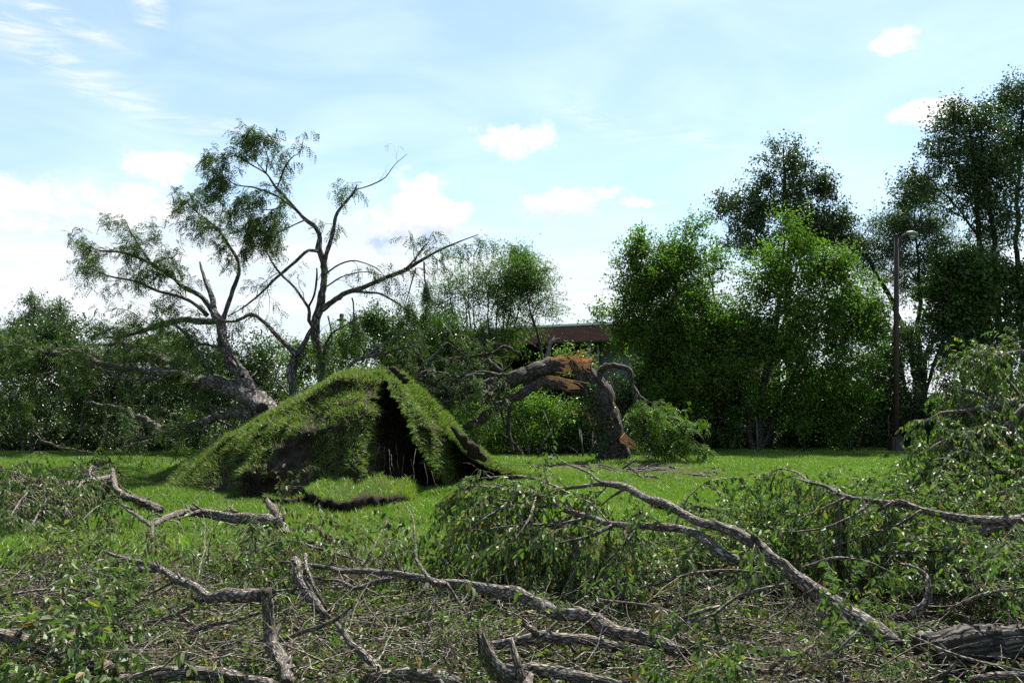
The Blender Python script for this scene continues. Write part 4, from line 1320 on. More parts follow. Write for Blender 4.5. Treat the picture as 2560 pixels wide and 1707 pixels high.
rng = np.random.default_rng(102)
TB = thing('upright_broken_tree', 'tall half-stripped tree standing on two furrowed stems right behind the grassy mound', 'tree', D(770, 1000, 24) * [1, 1, 0])
B_LIMBS = [
    ('trunk', [(722, 1100), (730, 997), (731, 950), (732, 925), (743, 889), (759, 863), (770, 838), (786, 815)], [12, 12, 12, 12, 11, 9, 7, 6], 23.2, 24, 0),
    ('trunk', [(800, 1090), (803, 985), (806, 925), (804, 885), (790, 854), (786, 822), (795, 782), (804, 746), (810, 702), (805, 648), (796, 621), (799, 595), (788, 568), (763, 550), (737, 523), (719, 501), (692, 470), (665, 434), (643, 407)], [14, 13, 12.5, 12.5, 12, 12.5, 12, 11.5, 10, 8.5, 8, 7, 6.5, 6, 5, 4.4, 3.4, 2.4, 1.2], 24, 24.6, 0),
    ('limb', [(743, 889), (714, 858), (688, 836), (661, 805), (629, 787), (589, 803), (540, 802)], [9, 8, 7, 6, 5, 4, 2.5], 23.4, 23.8, .8),
    ('limb', [(786, 826), (772, 800), (770, 769), (737, 720), (701, 684), (674, 644), (652, 595), (645, 580)], [6, 5.5, 4.6, 4, 3.2, 2.6, 2, 1.4], 24, 23.4, .6),
    ('limb', [(770, 769), (786, 738), (792, 693), (792, 670)], [4, 3.5, 3, 2], 24, 23.8, 0),
    ('limb', [(806, 775), (839, 746), (880, 729), (924, 711), (969, 693), (1013, 675), (1045, 657), (1080, 635), (1116, 617), (1161, 599), (1197, 586)], [8.5, 8, 7.5, 7, 6.5, 6, 5, 4, 3, 2, 1], 24, 22.6, 1.2),
    ('limb', [(1013, 675), (1036, 650), (1058, 620), (1072, 605)], [4, 3, 2.4, 1.2], 22.9, 22.8, 1),
    ('limb', [(890, 729), (946, 733), (982, 751), (1013, 773), (1036, 791)], [4.2, 3.6, 3, 2.4, 1.6], 23.6, 23, 1.0),
    ('limb', [(806, 670), (821, 621), (835, 577), (839, 541), (857, 514), (880, 488), (893, 462)], [8, 7, 6.4, 5.6, 4.8, 3.6, 1.6], 24.2, 24.6, .9),
    ('limb', [(890, 474), (929, 463), (964, 443), (987, 412), (1018, 385)], [2, 1.8, 1.4, 1, .6], 24.5, 24.6, 0),
    ('limb', [(794, 628), (772, 626), (741, 653), (714, 675), (683, 702), (647, 738), (607, 769), (570, 790)], [5, 5, 4.6, 4.2, 3.8, 3.2, 2.4, 1.4], 24.1, 23.2, 1.4),
    ('limb', [(835, 985), (853, 947), (880, 907), (920, 889), (947, 867), (982, 849), (1013, 831), (1036, 827)], [7, 6.5, 6, 5.5, 5, 4, 3, 2], 22.6, 22.4, .6),
    ('limb', [(920, 892), (969, 880), (1013, 867), (1045, 868), (1072, 880)], [5, 4.4, 3.6, 2.8, 1.5], 22.5, 22, .6),
    ('limb', [(808, 867), (830, 836), (857, 818), (902, 791)], [4, 3.6, 3, 1.6], 23.9, 23.5, .8),
    ('limb', [(692, 470), (712, 420), (719, 407), (735, 390), (750, 380), (759, 345)], [2.4, 2.2, 2, 1.6, 1.2, .8], 24.4, 24.2, 1.5),
    ('limb', [(737, 523), (690, 490), (640, 470), (590, 462), (560, 440)], [3.6, 3, 2.4, 1.8, 1], 24.4, 24, 3),
    ('limb', [(665, 434), (625, 410), (590, 390), (545, 405)], [2.6, 2.2, 1.6, .9], 24.5, 24, 3),
    ('limb', [(719, 501), (700, 520), (660, 525), (610, 530)], [2.6, 2.2, 1.6, .9], 24.4, 24.7, 3),
    ('limb', [(665, 434), (668, 390), (655, 350), (650, 328)], [2, 1.6, 1.2, .7], 24.5, 24.4, 2.5),
    ('limb', [(763, 550), (720, 570), (680, 590), (640, 600)], [2.6, 2, 1.5, .8], 24.3, 24.6, 2.5),
    ('limb', [(806, 690), (850, 660), (890, 652), (940, 670), (970, 700)], [3, 2.6, 2.2, 1.6, 1], 24, 23.6, .9),
    ('limb', [(810, 720), (860, 690), (915, 680), (960, 690)], [2.6, 2.2, 1.7, 1], 24, 24.3, .5),
]
pb, pdense, pthin, phang = [], [], [], []
for nm, pts, r, y0, y1, k in B_LIMBS:
    P, R = limb3(pts, [q * .85 for q in r], y0, y1, .12, .2, rng)
    MB().tube(P, R, 18 if nm == 'trunk' else 8, .12, rng, furrow=.12 if nm == 'trunk' else 0).build(nm, 'bark_locust', TB)
    (pdense if k >= 2 else pb if k >= .9 else pthin).append((P, R))
leafy(TB, pdense, 'leaf_locust', 8.5, rng, L=(.4, 1.15), sub=(4, 7), t0=.1, up=.0, droop=.1, spacing=.045, hang=.8)
leafy(TB, pb, 'leaf_locust', 4.5, rng, L=(.35, 1.0), sub=(2, 5), t0=.3, up=.1, droop=.12, spacing=.07, hang=.9, bare=.2)
leafy(TB, pthin, 'leaf_locust', 2.0, rng, L=(.3, .9), sub=(2, 4), t0=.2, up=.2, droop=.05, spacing=.12, hang=.8, bare=.65)
# hanging spray under the long right limb
hang_paths = [limb3([(1060, 655), (1062, 700), (1075, 745), (1095, 790)], [2.5, 2, 1.6, 1], 22.8, 22.6, .12, .3, rng), limb3([(1040, 670), (1030, 700), (1020, 740), (1010, 765)], [2, 1.6, 1.3, 1], 22.8, 22.6, .12, .3, rng),
              limb3([(880, 745), (885, 790), (880, 830)], [2.4, 1.8, 1], 23.8, 23.6, .12, .3, rng), limb3([(820, 790), (830, 840), (815, 880)], [2.4, 1.8, 1], 23.9, 23.6, .12, .3, rng)]
for P, R in hang_paths:
    MB().tube(P, R, 6, .1, rng).build('limb', 'bark_locust', TB)
leafy(TB, hang_paths, 'leaf_locust', 5, rng, L=(.25, .7), sub=(3, 5), t0=.05, up=-.5, droop=.25, spacing=.05, hang=1.2)

# brush and dead limbs on the ground under the toppled crown
BL = 'broken limbs lying in the shade of the toppled crown'
for lab, pts, r, y0, y1 in (
    ('thick broken limb with a pale torn knot lying in the shade left of the mound', [(214, 1004), (268, 1013), (321, 1030), (357, 1048), (385, 1065), (406, 1088)], [3, 4.5, 6, 7, 8, 8.5], 30, 26),
    ('slim forked dead branch standing upright in the shade over the lawn edge', [(248, 1128), (262, 1085), (264, 1040), (258, 990)], [3.4, 3, 2.4, 1], 33, 33),
    ('thin curved dead branch reaching down to the sunlit lawn edge', [(80, 1075), (100, 1100), (150, 1118), (230, 1132)], [2, 3, 3, 1.5], 33, 34),
    ('dark fallen branch slanting down onto the lawn near the mound', [(445, 1080), (385, 1100), (330, 1112), (280, 1134)], [4, 4, 3, 1.5], 27, 33),
    ('broken grey branch piece propped in the dark bush beside the trunk base', [(485, 1015), (520, 1030), (545, 1050), (572, 1062)], [4, 5, 4.5, 2], 23, 23.4),
    ('short pale dead branch below the bark of the leaning trunk', [(520, 1000), (555, 1035), (580, 1060)], [2, 2.6, 2], 22.4, 22.6),
    ('crooked bare branch between the trunk and the two upright stems', [(695, 1010), (670, 995), (640, 985), (625, 955), (640, 930)], [5, 4.5, 4, 3, 1.5], 24, 25),
    ('twisted bare branch just left of the upright stems', [(720, 990), (705, 965), (690, 950), (696, 925)], [3, 3, 2.4, 1.2], 25, 25.5)):
    P, R = limb3(pts, r, y0, y1, .12, .6, rng)
    T = thing('broken_limb', lab, 'branch', P[0] * [1, 1, 0], BL)
    MB().tube(P, R, 9, .2, rng, ragged=.1).build('limb', 'bark_locust', T)
    leafy(T, [(P, R)], 'leaf_locust', 2.5, rng, L=(.2, .8), sub=(1, 3), t0=.1, up=.3, spacing=.2, bare=.8)

# ------------------------------------------------------------------ snapped trunk
rng = np.random.default_rng(103)
YS = 31.0
TS = thing('snapped_tree', 'thick tree snapped off at chest height, its top bent over with raw orange wood showing', 'tree', G(1530, 1156))
P, R = limb3([(1536, 1166), (1531, 1150), (1528, 1109), (1520, 1058), (1509, 1014), (1489, 975), (1466, 940), (1447, 916)], [50, 40, 33, 32, 31, 29, 25, 15], YS, YS, .1, .15, rng)
P[0][2] = -0.15
MB().tube(P, R, 30, .12, rng, ragged=.35, furrow=.09).build('trunk', 'bark_dark', TS)
P, R = limb3([(1440, 922), (1422, 908), (1381, 915), (1334, 927), (1279, 949), (1224, 963), (1169, 971), (1110, 982), (1060, 990)], [12, 18, 21, 20, 19, 17, 15, 12, 8], YS - .1, YS - 1.2, .1, .15, rng)
MB().tube(P, R, 26, .1, rng, furrow=.08).build('fallen_top', 'bark_dark', TS)
ftop = (P, R)
P, R = limb3([(1462, 978), (1420, 970), (1389, 962), (1348, 957), (1297, 989), (1242, 1018), (1199, 1051), (1166, 1066), (1130, 1085)], [9, 11, 11, 11, 11, 11, 10, 9, 6], YS - .2, YS - 1.8, .1, .2, rng)
MB().tube(P, R, 12, .18, rng).build('limb', 'bark_dark', TS)
flimb = (P, R)
for pts, r in (([(1275, 1005), (1274, 1030), (1272, 1066), (1283, 1128)], [5, 5, 4.5, 4]), ([(1250, 960), (1248, 1000), (1262, 1060), (1280, 1100)], [3, 3, 2.6, 2])):
    P, R = limb3(pts, r, YS - 1.1, YS - 1.1, .1, .4, rng)
    MB().tube(P, R, 8, .15, rng).build('limb', 'bark_dark', TS)
P, R = limb3([(1490, 960), (1495, 946), (1506, 924), (1524, 915), (1542, 913), (1571, 927), (1584, 968), (1591, 1007), (1622, 1036), (1656, 1069), (1690, 1110)], [8, 8, 8, 7.5, 7.5, 7, 6, 5.4, 4.6, 3.6, 2], YS + .1, YS - 1.0, .1, .3, rng)
MB().tube(P, R, 9, .15, rng).build('limb', 'bark_dark', TS)
bough = (P, R)


def splinter(a, b, w0, w1, th, Y0, Y1, mat='wood', bulge=0.0):
    """raw torn strip of wood between two pixels"""
    p, q = D(*a, Y0), D(*b, Y1)
    t = unit(q - p)
    up = unit(np.cross(t, [0, 1.0, 0]))
    if up[2] < 0:
        up = -up
    mb = MB()
    n = 7
    f = np.linspace(0, 1, n)[:, None]
    c = p + (q - p) * f + rng.normal(0, .008, (n, 3))
    sag = np.sin(np.linspace(0, math.pi, n))[:, None] * rng.normal(0, .03)
    c = c + up * sag
    w = (w0 + (w1 - w0) * f) * (1 + rng.normal(0, .12, (n, 1)))
    w = w * (1 + bulge * np.sin(np.linspace(0, math.pi, n))[:, None] ** 1.3)
    th_ = np.array([0, th, 0])
    V = np.stack([c - up * w / 2 - th_, c + up * w / 2 - th_, c + up * w / 2 + th_, c - up * w / 2 + th_], 1).reshape(-1, 3)
    qs, uq = [], []
    for k in range(n - 1):
        for s in range(4):
            qs.append([k * 4 + s, k * 4 + (s + 1) % 4, k * 4 + 4 + (s + 1) % 4, k * 4 + 4 + s])
            L0, L1 = k * .12, (k + 1) * .12
            o = rng.uniform(0, 1)
            uq.append([[o, L0], [o + float(w0), L0], [o + float(w0), L1], [o, L1]])
    qs += [[0, 3, 2, 1], [(n - 1) * 4 + s for s in range(4)]]
    uq += [[[0, 0], [.1, 0], [.1, .1], [0, .1]]] * 2
    mb.add(V, qs, None, uq).build('splinter', mat, TS, False)


px = lambda v: v * YS / F
broad = (((1350, 926), (1430, 892), 8, 26, 0), ((1356, 922), (1462, 902), 10, 24, 0), ((1362, 918), (1480, 916), 8, 16, 0), ((1334, 942), (1440, 964), 8, 18, 0), ((1340, 950), (1450, 972), 10, 14, 0), ((1372, 906), (1440, 896), 8, 20, 0))
for a, b, w0, w1, _ in broad:
    splinter(a, b, px(w0 * .35), px(2), .04, YS - .40, YS - .44, 'wood', 5.5)
for k in range(46):
    lower = k % 3 == 0
    if lower:
        a = (rng.uniform(1332, 1380), rng.uniform(938, 954)); l = rng.uniform(50, 110); g = rng.uniform(.12, .32)
    else:
        a = (rng.uniform(1350, 1420), rng.uniform(896, 926)); l = rng.uniform(45, 115); g = rng.uniform(-.32, .18)
    b = (min(a[0] + l, 1452 + rng.uniform(0, 42)), a[1] + l * g)
    splinter(a, b, px(rng.uniform(1.0, 3.5)), px(rng.uniform(.5, 1.6)), .010, YS - .46 + rng.uniform(-.06, .03), YS - .50 + rng.uniform(-.1, .05))
for k in range(12):
    a = (rng.uniform(1425, 1460), rng.uniform(892, 915))
    splinter(a, (a[0] + rng.uniform(18, 45), a[1] + rng.uniform(-16, 26)), px(rng.uniform(3, 6)), px(.7), .012, YS - .45, YS - .5 + rng.uniform(-.1, .1))
for a, b, w0, w1 in (((1416, 892), (1458, 950), 3, 7), ((1424, 905), (1470, 985), 7, 10), ((1436, 908), (1462, 960), 5, 9), ((1475, 916), (1482, 950), 3, 8), ((1455, 915), (1468, 945), 4, 9)):
    splinter(a, b, px(w0), px(w1), .03, YS - .56, YS - .5, 'bark_dark')
for a, b, w0, w1, Y in (((1556, 1088), (1600, 1126), 14, 4, YS - .4), ((1550, 1095), (1590, 1122), 10, 6, YS - .35), ((1524, 980), (1540, 1030), 3, 6, YS - .2), ((1536, 1020), (1545, 1075), 5, 3, YS - .25),
                        ((1455, 1010), (1490, 1062), 5, 9, YS - .35), ((1460, 1020), (1484, 1070), 6, 4, YS - .36), ((1220, 1032), (1222, 1046), 3, 1, YS - 1.6), ((1245, 905), (1255, 925), 4, 1, YS - 1), ((1430, 1030), (1445, 1036), 5, 2, YS - .6)):
    splinter(a, b, px(w0), px(w1), .03, Y, Y)
bl2 = []
for pts in ([(1588, 1000), (1640, 1030), (1700, 1070), (1745, 1110), (1765, 1150)], [(1586, 985), (1600, 1040), (1618, 1100), (1640, 1148)], [(1615, 1034), (1680, 1046), (1735, 1078), (1760, 1100)], [(1600, 1020), (1650, 1080), (1690, 1130), (1720, 1152)], [(1578, 950), (1600, 990), (1650, 1020)]):
    P, R = limb3(pts, [4, 3, 2.4, 1.2], YS - .3, YS - 1.4, .1, .3, rng)
    MB().tube(P, R, 7, .12, rng).build('side_branch', 'bark_dark', TS)
    bl2.append((P, R))
leafy(TS, bl2, 'leaf_bough', 5, rng, L=(.3, .9), sub=(2, 5), t0=.12, up=-.1, droop=.15, spacing=.055, hang=.6, barkm='bark_dark')
leafy(TS, [bough], 'leaf_bough', 9, rng, L=(.35, 1.2), sub=(4, 7), t0=.55, up=-.1, droop=.18, spacing=.045, hang=.7, barkm='bark_dark')
leafy(TS, [bough], 'leaf_bough', 3, rng, L=(.3, .8), sub=(2, 4), t0=.3, up=.1, droop=.1, spacing=.1, hang=.7, barkm='bark_dark', bare=.3)
leafy(TS, [ftop, flimb], 'leaf_locust', 4.5, rng, L=(.5, 1.6), sub=(3, 6), t0=.4, up=.15, droop=.1, spacing=.11, hang=.8, barkm='bark_dark', bare=.45)
# boughs of the fallen top piled between mound and trunk
rng = np.random.default_rng(104)
TP = thing('fallen_boughs', 'tangled fallen crown of the snapped tree heaped behind the right slope of the mound', 'branches', D(1160, 1080, 29) * [1, 1, 0])
pp = []
for k in range(26):
    x0, y0 = rng.uniform(1090, 1260), rng.uniform(930, 1010)
    a = rng.uniform(-.3, 1.2)
    l = rng.uniform(90, 210)
    x1, y1 = x0 - l * math.cos(a) * rng.choice([1, 1, .2]), min(y0 + l * .55 * math.sin(a), 1115)
    Y = rng.uniform(28.5, 31)
    P, R = limb3([(x0, y0), ((x0 + x1) / 2 + rng.normal(0, 12), (y0 + y1) / 2 - rng.uniform(0, 25)), (x1, y1)], [rng.uniform(3, 8), 3, 1.2], Y, Y - rng.uniform(-1, 1), .15, .5, rng)
    MB().tube(P, R, 7, .15, rng).build('limb', 'bark_dark' if k % 3 else 'bark_locust', TP)
    pp.append((P, R))
for pts in ([(1300, 885), (1262, 868), (1240, 880), (1160, 895), (1080, 905)], [(1215, 830), (1210, 860), (1218, 895)], [(1070, 915), (1110, 860), (1130, 870), (1190, 905)], [(1040, 960), (1055, 910), (1030, 860), (1000, 830)]):
    P, R = limb3(pts, [5, 4, 2], 29.5, 30, .15, .5, rng)
    MB().tube(P, R, 7, .15, rng).build('limb', 'bark_dark', TP)
    pp.append((P, R))
leafy(TP, pp, 'leaf_locust', 4.2, rng, L=(.4, 1.3), sub=(3, 5), t0=.1, up=.2, droop=.1, spacing=.085, hang=.7, barkm='bark_dark', bare=.3)

# ivy climbing the front of the snapped trunk
iv = thing('ivy', 'leafy ivy climbing the shaded face of the snapped trunk', 'ivy', G(1500, 1150))
n = 420
c = rng.choice(4, n, p=[.35, .3, .2, .15])
cx = np.array([1500, 1470, 1470, 1505])[c] + rng.normal(0, 1, n) * np.array([14, 10, 12, 18])[c]
cz = np.array([1070, 1010, 985, 1120])[c] + rng.normal(0, 1, n) * np.array([26, 30, 18, 26])[c]
pos = np.array([D(x, min(z, 1150), YS - .42 - rng.uniform(0, .14)) for x, z in zip(cx, cz)])
d, nr = broad_dirs(unit(rng.normal(0, 1, (n, 3))), .6, rng, .8)
MB().leaves(pos, d, nr + np.array([0, -.6, 0]), .10 * rng.uniform(.6, 1.2, n), .075, .2).build('foliage', 'leaf_bush', iv, False, 'stuff')
for k in range(4):
    x = rng.uniform(1470, 1520)
    MB().tube(*curve([D(x + 20, 1148, YS - .5), D(x, 1080, YS - .46), D(x - 22, 1000, YS - .42)], [.02, .014, .006], .1, 1), 5).build('stem', 'bark_dark', iv)

TENSION = 0.33
# ------------------------------------------------------------------ foreground: torn limbs and leafy branches
def glimb(pts, r_px, step=0.07, wob=0.2, rng=RNG):
    P = np.array([G(*p) if len(p) == 3 else D(p[0], p[1], p[3]) for p in pts])
    r = np.interp(np.linspace(0, 1, len(pts)), np.linspace(0, 1, len(r_px)), r_px) * np.linalg.norm(P - [0, 0, EYE], axis=1) / F
    return curve(P, r, step, wob, rng)


HERO, NEAR, BIG = [], [], []
FG = 'torn limbs lying across the foreground'


def fallen(label, pts, r, sides=(), dens=2.5, mat='leaf_elm', bare=.5, near=0, barkm='bark_elm', name='fallen_limb', cat='limb', seed=0, t0=.15, L=(.25, .8), sub=(2, 5), hang=.9, spacing=.045, size=.062, up=.35, droop=.12, ragged=.06, sided=None, rough=.11, group=FG, nick=None, subL=(.12, .35)):
    rng = np.random.default_rng(1000 + seed)
    P, R = glimb(pts, [q * .88 for q in r], .025 if max(r) > 40 else .07, .05 if max(r) > 40 else .2, rng=rng)
    T = thing(name, label, cat, (P[0][0], P[0][1], 0), group)
    if R.max() > .028:
        BIG.append(P[:, :2])
    if R.max() > .022:
        HERO.append(P[:, :2])
    if nick:
        NEAR.append((P[:, :2], nick))
    big = R.max() > .045
    MB().tube(P, R, 48 if R.max() > .08 else 22 if big else 10, rough, rng, ragged=ragged, furrow=.11 if R.max() > .08 else .06 if big else 0).build('limb', barkm, T)
    paths = [(P, R)]
    TT = unit(np.gradient(P, axis=0))
    for _ in range(int(rng.integers(2, 6)) if .018 < R.max() < .08 else 0):
        k = int(rng.integers(1, len(P) - 1))
        s_ = rng.normal(0, 1, 3)
        s_ = unit(s_ - TT[k] * np.dot(s_, TT[k]) + [0, -.2, .4])
        l_ = R[k] * rng.uniform(1.8, 4.5)
        MB().tube(np.array([P[k], P[k] + (s_ * .8 + TT[k] * .5) * l_ * .5, P[k] + (s_ * .8 + TT[k] * .6) * l_]), [R[k] * .55, R[k] * .36, R[k] * .26], 7, .2, rng, ragged=.02).build('stub', barkm, T)
    for sp, sr in sides:
        Q, S = glimb(sp, sr, rng=rng)
        MB().tube(Q, S, 9, .14, rng, ragged=.03).build('side_branch', barkm, T)
        paths.append((Q, S))
    if dens:
        leafy(T, paths, mat, dens, rng, 'broad', 'bark_twig', L, sub, subL, up, droop, t0, spacing, hang, size, .4, near, True, bare, .0022, 6)
    return T


